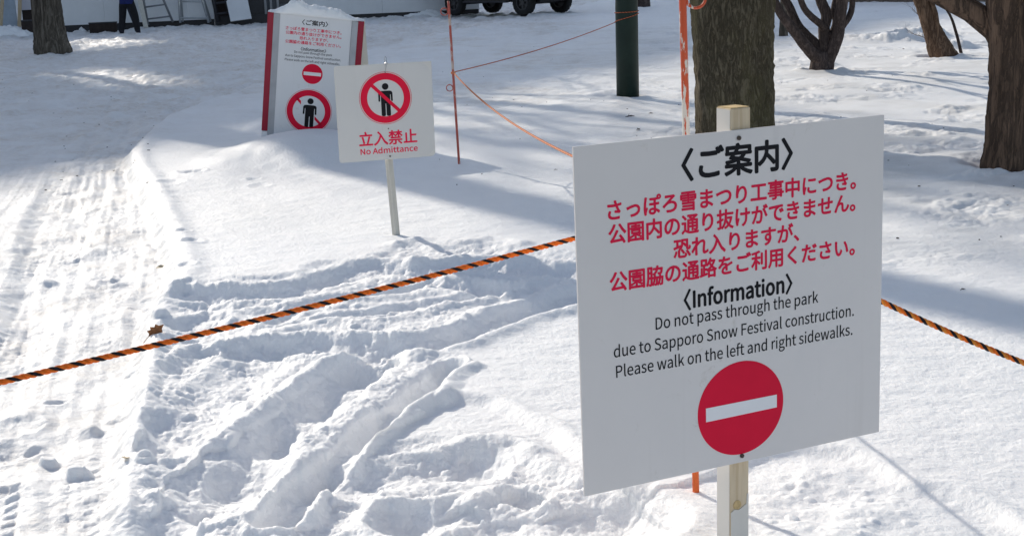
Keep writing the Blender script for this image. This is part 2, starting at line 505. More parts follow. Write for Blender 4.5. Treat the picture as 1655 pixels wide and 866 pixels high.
# outlines of the characters the signs use, in the order of the sorted characters:
# advance width, then each closed contour as x, y, x, y ...; 175 units to the em
OUTLINES = [
    [49, [24, -2, 32, 1, 36, 10, 32, 19, 24, 22, 16, 19, 13, 10, 16, 1]],
    [106, [1, 0, 17, 0, 29, 39, 76, 39, 89, 0, 106, 0, 62, 128, 44, 128], [33, 52, 40, 72, 53, 115, 53, 115, 66, 72, 72, 52]],
    [120, [18, 0, 50, 0, 76, 4, 95, 17, 106, 37, 110, 65, 106, 92, 95, 112, 76, 124, 50, 128, 18, 128], [34, 13, 34, 115, 48, 115, 68, 112, 82, 102, 91, 86, 93, 65, 91, 43, 82, 27, 68, 17, 48, 13]],
    [97, [18, 0, 34, 0, 34, 58, 83, 58, 83, 71, 34, 71, 34, 115, 92, 115, 92, 128, 18, 128]],
    [51, [18, 0, 34, 0, 34, 128, 18, 128]],
    [127, [18, 0, 33, 0, 33, 67, 31, 107, 32, 107, 46, 81, 92, 0, 109, 0, 109, 128, 93, 128, 93, 62, 96, 21, 95, 21, 81, 47, 34, 128, 18, 128]],
    [111, [18, 0, 34, 0, 34, 51, 55, 51, 74, 53, 89, 61, 99, 73, 102, 91, 99, 108, 89, 120, 74, 126, 54, 128, 18, 128], [34, 64, 34, 115, 52, 115, 71, 113, 82, 105, 86, 91, 83, 76, 72, 67, 53, 64]],
    [104, [53, -2, 71, 1, 85, 8, 94, 20, 97, 34, 93, 50, 84, 61, 70, 68, 52, 76, 42, 81, 34, 88, 31, 98, 34, 108, 42, 114, 55, 116, 71, 113, 84, 105, 92, 115, 82, 123, 69, 129, 55, 131, 39, 128, 26, 121, 17, 110, 14, 97, 18, 81, 28, 70, 40, 64, 59, 56, 70, 50, 77, 43, 80, 33, 77, 22, 68, 15, 53, 12, 40, 14, 28, 19, 18, 28, 8, 17, 21, 7, 36, 0]],
    [99, [38, -2, 55, 2, 70, 11, 70, 11, 71, 0, 85, 0, 85, 58, 83, 75, 77, 87, 67, 95, 52, 98, 30, 93, 14, 85, 20, 74, 33, 81, 49, 84, 61, 81, 67, 72, 69, 60, 42, 56, 24, 48, 14, 38, 10, 25, 14, 10, 24, 1], [43, 11, 34, 12, 28, 17, 26, 26, 30, 37, 43, 44, 69, 50, 69, 23, 56, 14]],
    [89, [54, -2, 70, 1, 84, 10, 77, 20, 67, 14, 55, 11, 40, 16, 29, 28, 26, 47, 29, 67, 40, 79, 55, 84, 66, 82, 74, 76, 82, 86, 71, 94, 55, 98, 37, 94, 23, 84, 13, 69, 9, 47, 13, 26, 22, 11, 36, 1]],
    [109, [48, -2, 64, 2, 77, 11, 78, 11, 79, 0, 92, 0, 92, 139, 76, 139, 76, 103, 77, 86, 65, 95, 50, 98, 35, 94, 22, 84, 13, 68, 9, 47, 12, 26, 20, 11, 32, 1], [52, 11, 38, 16, 29, 28, 26, 48, 29, 67, 39, 79, 53, 84, 65, 82, 76, 74, 76, 24, 64, 14]],
    [97, [55, -2, 72, 1, 86, 7, 80, 18, 69, 12, 56, 11, 40, 15, 29, 26, 25, 44, 89, 44, 90, 53, 87, 71, 80, 85, 68, 94, 52, 98, 36, 94, 22, 84, 13, 68, 9, 47, 13, 26, 22, 11, 37, 1], [25, 55, 30, 71, 39, 81, 52, 85, 65, 81, 73, 71, 76, 55]],
    [57, [6, 82, 19, 82, 19, 0, 35, 0, 35, 82, 55, 82, 55, 95, 35, 95, 35, 110, 36, 120, 41, 127, 48, 129, 59, 126, 62, 139, 55, 141, 46, 142, 31, 138, 22, 127, 19, 110, 19, 95, 6, 94]],
    [99, [48, -44, 68, -41, 83, -34, 93, -23, 96, -11, 93, 2, 82, 9, 63, 12, 44, 12, 34, 13, 29, 17, 28, 22, 30, 29, 34, 33, 41, 31, 48, 30, 66, 34, 78, 46, 83, 63, 81, 74, 75, 83, 95, 83, 95, 95, 61, 95, 48, 98, 30, 93, 17, 82, 12, 64, 16, 48, 25, 38, 25, 37, 18, 30, 14, 20, 17, 10, 23, 4, 23, 3, 13, -7, 9, -18, 14, -32, 28, -41], [48, 41, 38, 44, 31, 52, 28, 64, 31, 76, 38, 83, 48, 86, 58, 83, 66, 76, 68, 64, 65, 52, 58, 44], [50, -33, 36, -31, 26, -25, 23, -16, 25, -8, 33, 0, 45, -1, 61, -1, 72, -3, 78, -6, 81, -13, 77, -23, 66, -30]],
    [106, [16, 0, 32, 0, 32, 69, 45, 80, 58, 84, 68, 81, 74, 73, 76, 58, 76, 0, 92, 0, 92, 60, 90, 76, 85, 88, 76, 95, 63, 98, 46, 93, 32, 82, 32, 101, 32, 139, 16, 139]],
    [48, [16, 0, 32, 0, 32, 95, 16, 95], [24, 115, 32, 118, 35, 125, 32, 133, 24, 136, 17, 133, 14, 125, 17, 118]],
    [97, [16, 0, 32, 0, 32, 25, 50, 46, 78, 0, 95, 0, 59, 57, 91, 95, 73, 95, 33, 45, 32, 45, 32, 139, 16, 139]],
    [50, [33, -2, 42, -1, 40, 11, 37, 11, 33, 13, 32, 18, 32, 139, 16, 139, 16, 19, 18, 7, 23, 0]],
    [162, [16, 0, 32, 0, 32, 69, 45, 80, 56, 84, 66, 81, 72, 73, 74, 58, 74, 0, 90, 0, 90, 69, 102, 80, 114, 84, 124, 81, 129, 73, 131, 58, 131, 0, 147, 0, 147, 60, 145, 76, 140, 88, 131, 95, 119, 98, 107, 95, 97, 89, 87, 79, 82, 89, 73, 95, 61, 98, 45, 93, 31, 81, 31, 81, 29, 95, 16, 95]],
    [107, [16, 0, 32, 0, 32, 69, 45, 80, 58, 84, 68, 81, 74, 73, 76, 58, 76, 0, 92, 0, 92, 60, 90, 76, 85, 88, 76, 95, 63, 98, 46, 93, 31, 81, 31, 81, 29, 95, 16, 95]],
    [106, [53, -2, 70, 1, 84, 11, 93, 26, 97, 47, 93, 69, 84, 84, 70, 94, 53, 98, 36, 94, 22, 84, 13, 69, 9, 47, 13, 26, 22, 11, 36, 1], [53, 11, 39, 16, 29, 28, 26, 47, 29, 67, 39, 79, 53, 84, 68, 79, 77, 67, 81, 47, 77, 28, 68, 16]],
    [109, [16, -40, 32, -40, 32, -8, 32, 9, 45, 1, 58, -2, 74, 1, 87, 11, 96, 27, 99, 49, 97, 69, 90, 84, 78, 94, 61, 98, 45, 93, 31, 84, 31, 84, 29, 95, 16, 95], [55, 11, 45, 13, 32, 21, 32, 71, 45, 81, 57, 84, 72, 80, 80, 67, 83, 49, 79, 29, 69, 16]],
    [68, [16, 0, 32, 0, 32, 61, 39, 74, 48, 81, 56, 83, 65, 82, 68, 95, 58, 98, 48, 95, 39, 88, 31, 78, 31, 78, 29, 95, 16, 95]],
    [82, [41, -2, 60, 2, 71, 12, 75, 26, 71, 40, 60, 49, 47, 55, 37, 59, 29, 64, 26, 71, 28, 78, 34, 83, 44, 85, 55, 83, 65, 77, 73, 87, 60, 94, 44, 98, 26, 94, 15, 84, 11, 71, 15, 57, 25, 49, 39, 43, 49, 39, 57, 33, 60, 25, 58, 18, 52, 12, 41, 10, 26, 13, 13, 22, 6, 11, 22, 1]],
    [66, [46, -2, 64, 1, 60, 13, 50, 11, 41, 13, 36, 19, 35, 29, 35, 82, 61, 82, 61, 95, 35, 95, 35, 122, 22, 122, 20, 95, 5, 94, 5, 82, 19, 82, 19, 29, 21, 13, 30, 2]],
    [106, [44, -2, 56, 0, 66, 6, 75, 15, 76, 15, 77, 0, 90, 0, 90, 95, 74, 95, 74, 28, 62, 15, 49, 12, 38, 14, 33, 22, 31, 37, 31, 95, 15, 95, 15, 35, 16, 19, 22, 7, 31, 0]],
    [91, [37, 0, 55, 0, 89, 95, 73, 95, 55, 41, 46, 13, 46, 13, 37, 41, 19, 95, 2, 95]],
    [140, [31, 0, 50, 0, 63, 51, 70, 79, 71, 79, 77, 51, 91, 0, 110, 0, 136, 95, 120, 95, 107, 40, 101, 14, 100, 14, 93, 40, 78, 95, 63, 95, 48, 40, 42, 14, 41, 14, 35, 40, 21, 95, 5, 95]],
    [175, [48, -10, 60, 0, 41, 21, 20, 39, 9, 29, 29, 11]],
    [175, [34, 43, 21, 39, 11, 30, 7, 16, 11, 3, 21, -7, 34, -11, 48, -7, 57, 3, 61, 16, 57, 30, 48, 39], [34, -2, 25, 1, 19, 7, 16, 16, 19, 25, 25, 31, 34, 34, 43, 31, 49, 25, 52, 16, 49, 7, 43, 1]],
    [175, [166, -10, 117, 67, 166, 143, 155, 148, 103, 67, 155, -15]],
    [175, [9, -10, 20, -15, 72, 67, 20, 148, 9, 143, 58, 67]],
    [175, [39, 122, 22, 123, 23, 107, 25, 60, 31, 31, 39, 12, 50, 2, 62, -2, 74, 2, 85, 15, 95, 38, 84, 51, 79, 34, 71, 20, 63, 15, 52, 21, 43, 38, 39, 64, 38, 105], [130, 117, 117, 113, 131, 88, 141, 57, 147, 25, 161, 30, 155, 61, 145, 92]],
    [175, [134, 116, 122, 110, 140, 80, 153, 47, 166, 54, 152, 85], [137, 141, 127, 137, 141, 113, 151, 117], [156, 148, 147, 144, 161, 120, 171, 124], [11, 98, 13, 82, 29, 85, 51, 87, 43, 59, 30, 28, 14, 0, 28, -6, 51, 43, 65, 88, 84, 89, 93, 88, 100, 83, 102, 71, 100, 41, 94, 17, 87, 10, 79, 8, 57, 12, 60, -3, 80, -6, 91, -4, 99, 0, 106, 9, 114, 38, 116, 72, 112, 90, 102, 99, 87, 102, 68, 101, 72, 126, 74, 136, 58, 138, 57, 119, 54, 99, 27, 98]],
    [175, [53, 46, 40, 49, 35, 38, 33, 24, 37, 10, 47, -1, 64, -6, 87, -8, 108, -8, 128, -5, 128, 9, 109, 6, 86, 5, 64, 7, 50, 15, 46, 27, 48, 37], [88, 122, 89, 118, 62, 118, 31, 120, 32, 107, 64, 105, 92, 106, 97, 92, 101, 83, 67, 82, 28, 84, 29, 71, 69, 70, 106, 71, 119, 46, 93, 49, 92, 38, 130, 33, 137, 43, 131, 51, 119, 73, 150, 79, 148, 92, 133, 88, 113, 85, 109, 95, 105, 107, 140, 114, 138, 127, 120, 122, 102, 119, 98, 140, 83, 138]],
    [175, [123, 129, 110, 141, 100, 129, 49, 85, 39, 76, 36, 68, 38, 60, 47, 50, 77, 25, 103, 1, 115, -11, 127, 0, 93, 30, 62, 57, 54, 64, 54, 71, 61, 78, 111, 119]],
    [175, [45, 134, 28, 136, 27, 124, 23, 94, 21, 54, 24, 22, 30, -2, 42, 0, 41, 6, 42, 14, 54, 52, 46, 57, 37, 30, 34, 61, 37, 94, 42, 123], [69, 100, 69, 86, 98, 85, 120, 86, 120, 80, 119, 51, 114, 28, 100, 11, 92, 4, 83, 0, 96, -10, 117, 7, 128, 28, 132, 52, 133, 80, 133, 86, 161, 89, 161, 104, 133, 100, 133, 126, 133, 137, 117, 137, 119, 126, 120, 99, 98, 98]],
    [175, [38, 121, 38, 107, 84, 105, 131, 107, 131, 121, 84, 119], [45, 50, 31, 52, 28, 40, 27, 27, 31, 13, 42, 2, 60, -4, 83, -6, 118, -4, 143, 0, 143, 15, 117, 10, 83, 8, 60, 11, 46, 19, 41, 31, 42, 40], [136, 141, 127, 137, 141, 112, 151, 116], [156, 148, 146, 144, 161, 119, 171, 124]],
    [175, [55, 55, 41, 58, 35, 43, 33, 29, 36, 13, 47, 2, 64, -5, 87, -7, 113, -6, 132, -4, 133, 11, 112, 7, 88, 6, 65, 9, 51, 17, 46, 30, 49, 42], [28, 110, 28, 96, 67, 95, 102, 96, 112, 74, 123, 56, 94, 59, 93, 47, 135, 42, 142, 52, 134, 61, 124, 78, 115, 98, 151, 105, 149, 118, 130, 113, 110, 110, 102, 140, 87, 138, 92, 124, 97, 108, 65, 108]],
    [175, [99, 65, 98, 51, 93, 43, 84, 40, 75, 43, 69, 48, 66, 58, 69, 68, 75, 74, 84, 76, 93, 74], [17, 114, 17, 101, 95, 104, 96, 86, 84, 88, 68, 84, 57, 73, 53, 58, 57, 42, 68, 32, 82, 28, 90, 30, 97, 33, 87, 19, 71, 9, 51, 2, 62, -9, 88, 2, 104, 17, 112, 35, 115, 53, 113, 65, 109, 75, 109, 104, 111, 104, 162, 103, 163, 116, 111, 116, 109, 116, 109, 128, 110, 139, 94, 139, 95, 128, 95, 116]],
    [175, [8, 88, 9, 73, 27, 76, 46, 78, 46, 34, 48, 17, 54, 5, 67, -1, 91, -3, 142, 0, 143, 15, 119, 12, 91, 11, 73, 12, 64, 16, 60, 24, 59, 36, 59, 79, 115, 84, 113, 56, 111, 52, 107, 51, 89, 53, 89, 41, 112, 39, 121, 41, 126, 49, 128, 85, 148, 86, 161, 86, 161, 100, 148, 99, 128, 98, 129, 122, 130, 135, 115, 135, 116, 122, 116, 97, 59, 92, 60, 115, 60, 130, 45, 130, 46, 115, 46, 90, 26, 89]],
    [175, [89, 82, 89, 69, 121, 71, 151, 69, 151, 82, 121, 84], [92, 39, 79, 41, 77, 20, 82, 6, 96, -3, 119, -6, 153, -3, 154, 11, 137, 8, 120, 7, 101, 10, 92, 16, 90, 24], [132, 130, 123, 126, 137, 102, 147, 106], [151, 137, 142, 133, 157, 109, 166, 113], [33, 106, 12, 107, 13, 94, 33, 93, 49, 93, 45, 75, 32, 33, 15, -4, 31, -9, 45, 29, 58, 71, 64, 95, 100, 101, 100, 114, 67, 108, 69, 121, 72, 135, 55, 137, 55, 122, 52, 107]],
    [175, [28, 70, 34, 55, 66, 67, 105, 76, 121, 73, 131, 63, 135, 50, 129, 32, 113, 20, 91, 12, 64, 9, 69, -4, 102, 1, 127, 11, 143, 28, 149, 50, 146, 66, 137, 78, 123, 86, 106, 89, 72, 83, 44, 74]],
    [175, [13, 91, 19, 76, 57, 90, 106, 101, 127, 96, 139, 85, 144, 68, 137, 45, 118, 29, 90, 20, 57, 17, 63, 2, 101, 8, 131, 20, 152, 40, 159, 68, 155, 87, 144, 102, 127, 111, 107, 114, 65, 107, 32, 96]],
    [175, [14, 115, 15, 100, 98, 110, 82, 97, 70, 76, 65, 51, 71, 26, 87, 8, 110, -2, 134, -6, 139, 8, 118, 11, 98, 19, 84, 33, 79, 54, 84, 76, 98, 96, 119, 110, 136, 112, 153, 112, 153, 126, 106, 123, 29, 116], [128, 91, 119, 87, 134, 62, 143, 67], [147, 98, 139, 94, 153, 70, 162, 74]],
    [175, [80, 118, 80, 104, 116, 103, 152, 104, 152, 118, 116, 116], [87, 47, 74, 48, 71, 27, 76, 13, 90, 4, 114, 1, 138, 2, 157, 5, 157, 20, 136, 16, 114, 15, 95, 17, 86, 23, 84, 31], [46, 132, 31, 133, 30, 121, 25, 90, 22, 50, 24, 18, 28, -6, 41, -5, 40, 1, 41, 9, 54, 48, 46, 54, 36, 28, 34, 53, 38, 88, 43, 120]],
    [175, [83, 112, 79, 88, 74, 65, 65, 41, 56, 28, 47, 24, 39, 27, 32, 38, 29, 56, 33, 74, 44, 91, 61, 105], [98, 113, 118, 107, 132, 96, 141, 81, 145, 62, 141, 42, 131, 26, 117, 16, 100, 10, 85, 8, 93, -5, 121, 2, 142, 16, 155, 36, 159, 61, 154, 86, 141, 107, 120, 121, 92, 126, 62, 120, 38, 104, 21, 82, 15, 54, 20, 29, 32, 13, 47, 8, 62, 14, 76, 32, 87, 62, 94, 87]],
    [175, [40, 130, 24, 132, 23, 119, 18, 87, 15, 46, 17, 14, 22, -9, 34, -8, 34, -2, 34, 6, 47, 44, 40, 50, 30, 24, 28, 49, 31, 85, 36, 119], [145, 132, 148, 139, 155, 143, 163, 139, 166, 132, 163, 125, 155, 121, 148, 125], [111, 29, 111, 22, 110, 13, 105, 7, 94, 5, 84, 7, 77, 11, 74, 18, 77, 25, 84, 30, 95, 31], [137, 132, 138, 124, 107, 122, 70, 123, 70, 111, 109, 110, 109, 82, 67, 82, 67, 70, 109, 69, 111, 40, 95, 42, 76, 38, 65, 29, 62, 18, 66, 4, 78, -4, 95, -7, 111, -4, 121, 4, 124, 16, 124, 24, 139, 15, 153, 2, 161, 15, 145, 27, 123, 37, 122, 70, 154, 72, 154, 85, 122, 82, 122, 111, 144, 113, 144, 117, 149, 115, 155, 114, 164, 116, 171, 123, 173, 132, 171, 141, 164, 148, 155, 150, 146, 148, 139, 141]],
    [175, [88, 31, 88, 19, 85, 10, 78, 5, 69, 4, 55, 6, 47, 11, 45, 18, 48, 26, 56, 31, 71, 33], [32, 83, 33, 70, 76, 67, 86, 67, 87, 43, 72, 44, 51, 41, 37, 32, 32, 18, 36, 4, 49, -5, 71, -8, 89, -4, 99, 5, 102, 16, 101, 27, 125, 15, 144, 1, 152, 13, 131, 28, 100, 41, 99, 68, 148, 72, 148, 85, 99, 80, 99, 82, 99, 105, 146, 109, 147, 121, 99, 117, 99, 127, 100, 139, 85, 139, 86, 129, 86, 116, 78, 116, 56, 117, 33, 120, 33, 107, 78, 104, 86, 104, 86, 82, 86, 79, 77, 79, 55, 80]],
    [175, [59, 138, 44, 139, 43, 124, 39, 96, 37, 67, 39, 39, 53, 40, 52, 62, 60, 86, 76, 107, 96, 117, 112, 110, 121, 94, 124, 69, 119, 41, 105, 22, 83, 10, 57, 4, 65, -9, 95, 0, 118, 15, 133, 38, 139, 69, 136, 94, 127, 113, 115, 125, 99, 129, 78, 123, 62, 108, 51, 89, 54, 114]],
    [175, [51, 126, 50, 109, 25, 106, 14, 106, 15, 92, 50, 97, 48, 79, 9, 26, 18, 14, 47, 55, 47, 48, 46, 4, 46, -7, 61, -7, 60, 4, 59, 46, 60, 67, 77, 83, 95, 96, 111, 100, 119, 99, 124, 94, 126, 86, 122, 54, 119, 21, 121, 9, 128, 1, 138, -1, 155, 3, 171, 13, 168, 28, 155, 18, 142, 14, 135, 17, 133, 25, 136, 57, 139, 90, 136, 102, 128, 111, 115, 113, 96, 109, 77, 97, 61, 84, 62, 94, 70, 106, 65, 112, 64, 112, 67, 138, 51, 139]],
    [175, [41, 128, 41, 113, 53, 114, 106, 117, 66, 82, 19, 43, 30, 32, 50, 51, 71, 64, 98, 68, 117, 65, 130, 55, 134, 40, 129, 23, 113, 12, 87, 6, 54, 7, 58, -7, 97, -6, 125, 2, 143, 18, 149, 40, 146, 56, 136, 69, 120, 77, 100, 80, 89, 79, 75, 75, 124, 115, 131, 120, 123, 130, 113, 129, 53, 127]],
    [175, [154, 77, 149, 90, 134, 84, 102, 69, 98, 78, 90, 83, 79, 85, 67, 83, 55, 79, 63, 92, 71, 106, 100, 107, 129, 111, 129, 124, 103, 120, 75, 118, 81, 138, 66, 140, 62, 118, 50, 118, 21, 120, 21, 106, 49, 105, 57, 105, 43, 81, 17, 52, 29, 43, 44, 61, 58, 70, 75, 74, 85, 71, 91, 63, 71, 52, 55, 37, 49, 19, 53, 6, 62, -2, 77, -7, 94, -8, 142, -5, 143, 9, 118, 6, 95, 5, 79, 6, 67, 11, 63, 21, 67, 32, 76, 41, 91, 50, 90, 23, 104, 23, 103, 57, 139, 72]],
    [175, [96, 130, 80, 136, 74, 123, 45, 68, 13, -1, 28, -7, 35, 13, 43, 33, 52, 47, 64, 57, 78, 61, 84, 60, 89, 56, 90, 49, 91, 16, 94, 5, 102, -3, 116, -6, 134, -3, 147, 7, 158, 22, 166, 41, 154, 51, 147, 31, 136, 15, 119, 8, 112, 9, 107, 13, 105, 20, 104, 53, 101, 65, 94, 72, 83, 74, 70, 72, 57, 63, 90, 121]],
    [175, [80, 147, 80, 116, 17, 116, 17, 33, 30, 33, 30, 43, 80, 43, 80, -14, 94, -14, 94, 43, 144, 43, 144, 33, 158, 33, 158, 116, 94, 116, 94, 147], [30, 56, 30, 103, 80, 103, 80, 56], [144, 56, 94, 56, 94, 103, 144, 103]],
    [175, [23, 23, 23, 13, 80, 13, 80, 1, 79, -3, 76, -4, 52, -4, 57, -15, 75, -14, 86, -12, 92, -8, 94, 1, 94, 13, 136, 13, 136, 5, 149, 5, 149, 36, 167, 36, 167, 47, 149, 47, 149, 68, 94, 68, 94, 81, 146, 81, 146, 112, 94, 112, 94, 122, 164, 122, 164, 133, 94, 133, 94, 147, 80, 147, 80, 133, 12, 133, 12, 122, 80, 122, 80, 112, 30, 112, 30, 81, 80, 81, 80, 68, 25, 68, 25, 59, 80, 59, 80, 47, 8, 47, 8, 36, 80, 36, 80, 23], [43, 103, 80, 103, 80, 90, 43, 90], [94, 103, 133, 103, 133, 90, 94, 90], [94, 59, 136, 59, 136, 47, 94, 47], [94, 36, 136, 36, 136, 23, 94, 23]],
    [175, [52, 132, 67, 119, 80, 103, 69, 69, 54, 40, 34, 16, 7, -2, 19, -13, 44, 5, 63, 27, 79, 54, 91, 86, 109, 50, 130, 15, 162, -12, 169, 3, 135, 34, 113, 71, 92, 109, 60, 143]],
    [175, [57, 142, 44, 116, 28, 93, 9, 75, 21, 65, 40, 86, 57, 110, 71, 138], [116, 143, 104, 138, 129, 98, 158, 65, 169, 77, 150, 95, 131, 119], [28, -2, 50, 1, 137, 7, 148, -13, 161, -6, 143, 23, 119, 54, 107, 48, 129, 19, 47, 14, 72, 49, 96, 88, 81, 94, 58, 52, 39, 26, 30, 16, 23, 11]],
    [175, [17, 117, 17, -14, 30, -14, 30, 104, 81, 104, 79, 86, 72, 67, 58, 48, 35, 31, 44, 21, 64, 36, 78, 52, 87, 69, 111, 45, 130, 24, 141, 32, 118, 56, 91, 81, 94, 104, 145, 104, 145, 4, 144, 0, 141, -1, 113, -1, 117, -14, 137, -14, 150, -12, 156, -7, 158, 3, 158, 117, 94, 117, 94, 147, 81, 147, 81, 117]],
    [175, [104, 126, 104, 30, 117, 30, 117, 126], [147, 144, 147, 4, 146, 0, 142, -1, 115, -1, 120, -14, 140, -14, 152, -12, 158, -7, 160, 4, 160, 144], [80, 146, 47, 136, 7, 129, 12, 119, 45, 124, 45, 94, 9, 94, 9, 82, 43, 82, 26, 49, 5, 23, 12, 10, 30, 33, 45, 62, 45, -14, 58, -14, 58, 56, 84, 30, 91, 41, 58, 69, 58, 82, 92, 82, 92, 94, 58, 94, 58, 127, 90, 136]],
    [175, [58, 71, 117, 71, 117, 57, 58, 57], [81, 124, 81, 114, 46, 114, 46, 106, 81, 106, 81, 95, 36, 95, 36, 86, 139, 86, 139, 95, 93, 95, 93, 106, 130, 106, 130, 114, 93, 114, 93, 124], [47, 78, 47, 49, 79, 49, 57, 34, 32, 24, 39, 15, 59, 24, 79, 36, 79, 10, 91, 10, 91, 37, 114, 25, 134, 14, 141, 22, 120, 33, 138, 46, 130, 51, 129, 51, 129, 78], [94, 49, 127, 49, 112, 37, 91, 46], [14, 139, 14, -14, 27, -14, 27, -7, 148, -7, 148, -14, 161, -14, 161, 139], [27, 5, 27, 127, 148, 127, 148, 5]],
    [175, [9, 13, 9, -1, 166, -1, 166, 13, 94, 13, 94, 114, 158, 114, 158, 127, 18, 127, 18, 114, 80, 114, 80, 13]],
    [175, [51, 50, 51, 8, 53, -4, 60, -9, 75, -11, 110, -11, 123, -8, 130, 1, 133, 19, 120, 24, 119, 9, 116, 3, 110, 1, 75, 1, 66, 3, 64, 8, 64, 50], [78, 51, 91, 36, 101, 21, 112, 27, 102, 42, 88, 57], [97, 106, 110, 93, 120, 81, 130, 87, 120, 100, 106, 112], [129, 41, 146, 19, 158, -2, 170, 4, 157, 25, 140, 46], [26, 43, 19, 21, 8, 1, 19, -5, 30, 16, 38, 39], [7, 74, 11, 61, 75, 80, 74, 91, 49, 85, 49, 124, 73, 124, 73, 136, 11, 136, 11, 124, 36, 124, 36, 81], [84, 139, 84, 109, 82, 92, 75, 75, 57, 61, 64, 52, 85, 69, 94, 89, 96, 109, 96, 128, 131, 128, 131, 73, 132, 62, 135, 57, 140, 55, 145, 54, 154, 54, 162, 56, 166, 58, 168, 62, 169, 79, 159, 84, 159, 69, 157, 66, 153, 65, 148, 65, 145, 66, 144, 72, 144, 139]],
    [175, [90, 147, 90, 117, 66, 117, 66, 105, 89, 105, 86, 73, 80, 43, 68, 17, 49, -4, 59, -13, 75, 5, 87, 26, 95, 50, 104, 33, 114, 18, 99, 5, 82, -3, 89, -14, 107, -4, 123, 9, 140, -5, 161, -15, 169, -3, 149, 6, 131, 19, 142, 35, 150, 56, 156, 79, 148, 82, 146, 81, 100, 81, 102, 105, 167, 105, 167, 117, 102, 117, 103, 147], [141, 70, 134, 47, 122, 28, 109, 47, 99, 70], [32, 147, 32, 113, 8, 113, 8, 100, 32, 100, 32, 61, 6, 53, 10, 40, 32, 47, 32, 2, 31, -1, 29, -2, 11, -2, 15, -14, 30, -13, 39, -11, 43, -7, 45, 2, 45, 52, 67, 60, 65, 71, 45, 65, 45, 100, 64, 100, 64, 113, 45, 113, 45, 147]],
    [175, [9, 40, 9, 29, 70, 29, 52, 16, 29, 6, 6, -1, 14, -12, 38, -3, 61, 9, 81, 25, 81, -14, 94, -14, 94, 26, 113, 10, 137, -3, 162, -12, 170, -1, 146, 6, 124, 16, 105, 29, 166, 29, 166, 40, 94, 40, 94, 55, 81, 55, 81, 40], [75, 144, 82, 134, 14, 134, 14, 109, 26, 109, 26, 123, 149, 123, 149, 109, 162, 109, 162, 134, 96, 134, 86, 148], [116, 94, 106, 83, 92, 75, 54, 81, 66, 94], [33, 75, 73, 68, 45, 62, 11, 59, 16, 49, 59, 54, 94, 64, 125, 56, 150, 48, 161, 57, 108, 71, 121, 81, 131, 94, 165, 94, 165, 104, 76, 104, 85, 117, 74, 121, 61, 104, 11, 104, 11, 94, 52, 94]],
    [175, [33, 108, 33, 8, 9, 8, 9, -5, 166, -5, 166, 8, 101, 8, 101, 75, 158, 75, 158, 88, 101, 88, 101, 147, 87, 147, 87, 8, 46, 8, 46, 108]],
    [175, [27, 135, 27, 71, 26, 45, 20, 18, 6, -6, 16, -15, 27, 2, 34, 20, 38, 40, 82, 40, 82, -12, 95, -12, 95, 40, 142, 40, 142, 4, 141, 1, 138, -1, 110, 0, 115, -13, 135, -13, 147, -11, 153, -6, 155, 4, 155, 135], [40, 122, 82, 122, 82, 94, 40, 94], [142, 122, 142, 94, 95, 94, 95, 122], [40, 82, 82, 82, 82, 52, 39, 52, 40, 71], [142, 82, 142, 52, 95, 52, 95, 82]],
    [175, [116, 19, 136, 3, 151, -12, 162, -4, 146, 10, 126, 25], [32, 68, 32, 57, 146, 57, 146, 68], [43, 25, 28, 9, 9, -4, 20, -12, 39, 3, 56, 21], [42, 147, 42, 129, 13, 129, 13, 118, 38, 118, 24, 99, 6, 85, 15, 75, 29, 89, 42, 106, 42, 74, 55, 74, 55, 105, 75, 89, 82, 98, 55, 117, 55, 118, 79, 118, 79, 129, 55, 129, 55, 147], [11, 43, 11, 32, 82, 32, 82, 0, 81, -2, 78, -3, 54, -3, 59, -14, 76, -14, 87, -12, 93, -8, 95, 0, 95, 32, 164, 32, 164, 43], [118, 147, 118, 129, 87, 129, 87, 118, 114, 118, 98, 99, 79, 86, 88, 77, 104, 90, 118, 107, 118, 74, 131, 74, 131, 107, 145, 90, 159, 77, 168, 86, 150, 100, 134, 118, 162, 118, 162, 129, 131, 129, 131, 147]],
    [175, [17, 114, 17, 101, 159, 101, 159, 114], [41, 88, 51, 50, 58, 14, 72, 18, 65, 53, 54, 91], [75, 145, 84, 116, 97, 120, 88, 148], [121, 91, 109, 48, 95, 7, 9, 7, 9, -6, 166, -6, 166, 7, 109, 7, 123, 46, 136, 89]],
    [175, [105, 147, 103, 129, 72, 129, 72, 117, 100, 117, 94, 103, 84, 92, 68, 82, 76, 72, 94, 84, 106, 99, 114, 117, 145, 117, 143, 99, 140, 91, 134, 89, 115, 90, 119, 78, 140, 78, 146, 79, 151, 83, 156, 95, 159, 124, 159, 129, 116, 129, 118, 147], [65, 56, 65, 44, 78, 44, 75, 24, 69, 7, 59, -7, 67, -14, 78, 2, 85, 21, 89, 44, 101, 44, 99, 11, 96, -1, 92, -3, 82, -3, 84, -13, 97, -13, 102, -12, 105, -9, 109, 8, 112, 51, 112, 56, 90, 56, 91, 72, 80, 72, 79, 56], [115, 56, 115, 44, 129, 44, 126, 24, 119, 7, 109, -7, 117, -15, 129, 1, 136, 21, 140, 44, 153, 44, 152, 11, 149, -2, 145, -4, 133, -3, 136, -13, 150, -13, 155, -12, 159, -9, 162, 7, 164, 51, 165, 56, 141, 56, 142, 72, 131, 72, 130, 56], [17, 141, 17, 78, 16, 50, 13, 20, 5, -8, 16, -14, 24, 14, 27, 45, 47, 45, 47, 1, 47, -1, 45, -2, 29, -2, 33, -14, 46, -14, 54, -12, 58, -7, 59, 1, 59, 141], [28, 129, 47, 129, 47, 100, 28, 100], [28, 88, 47, 88, 47, 58, 28, 58, 28, 78]],
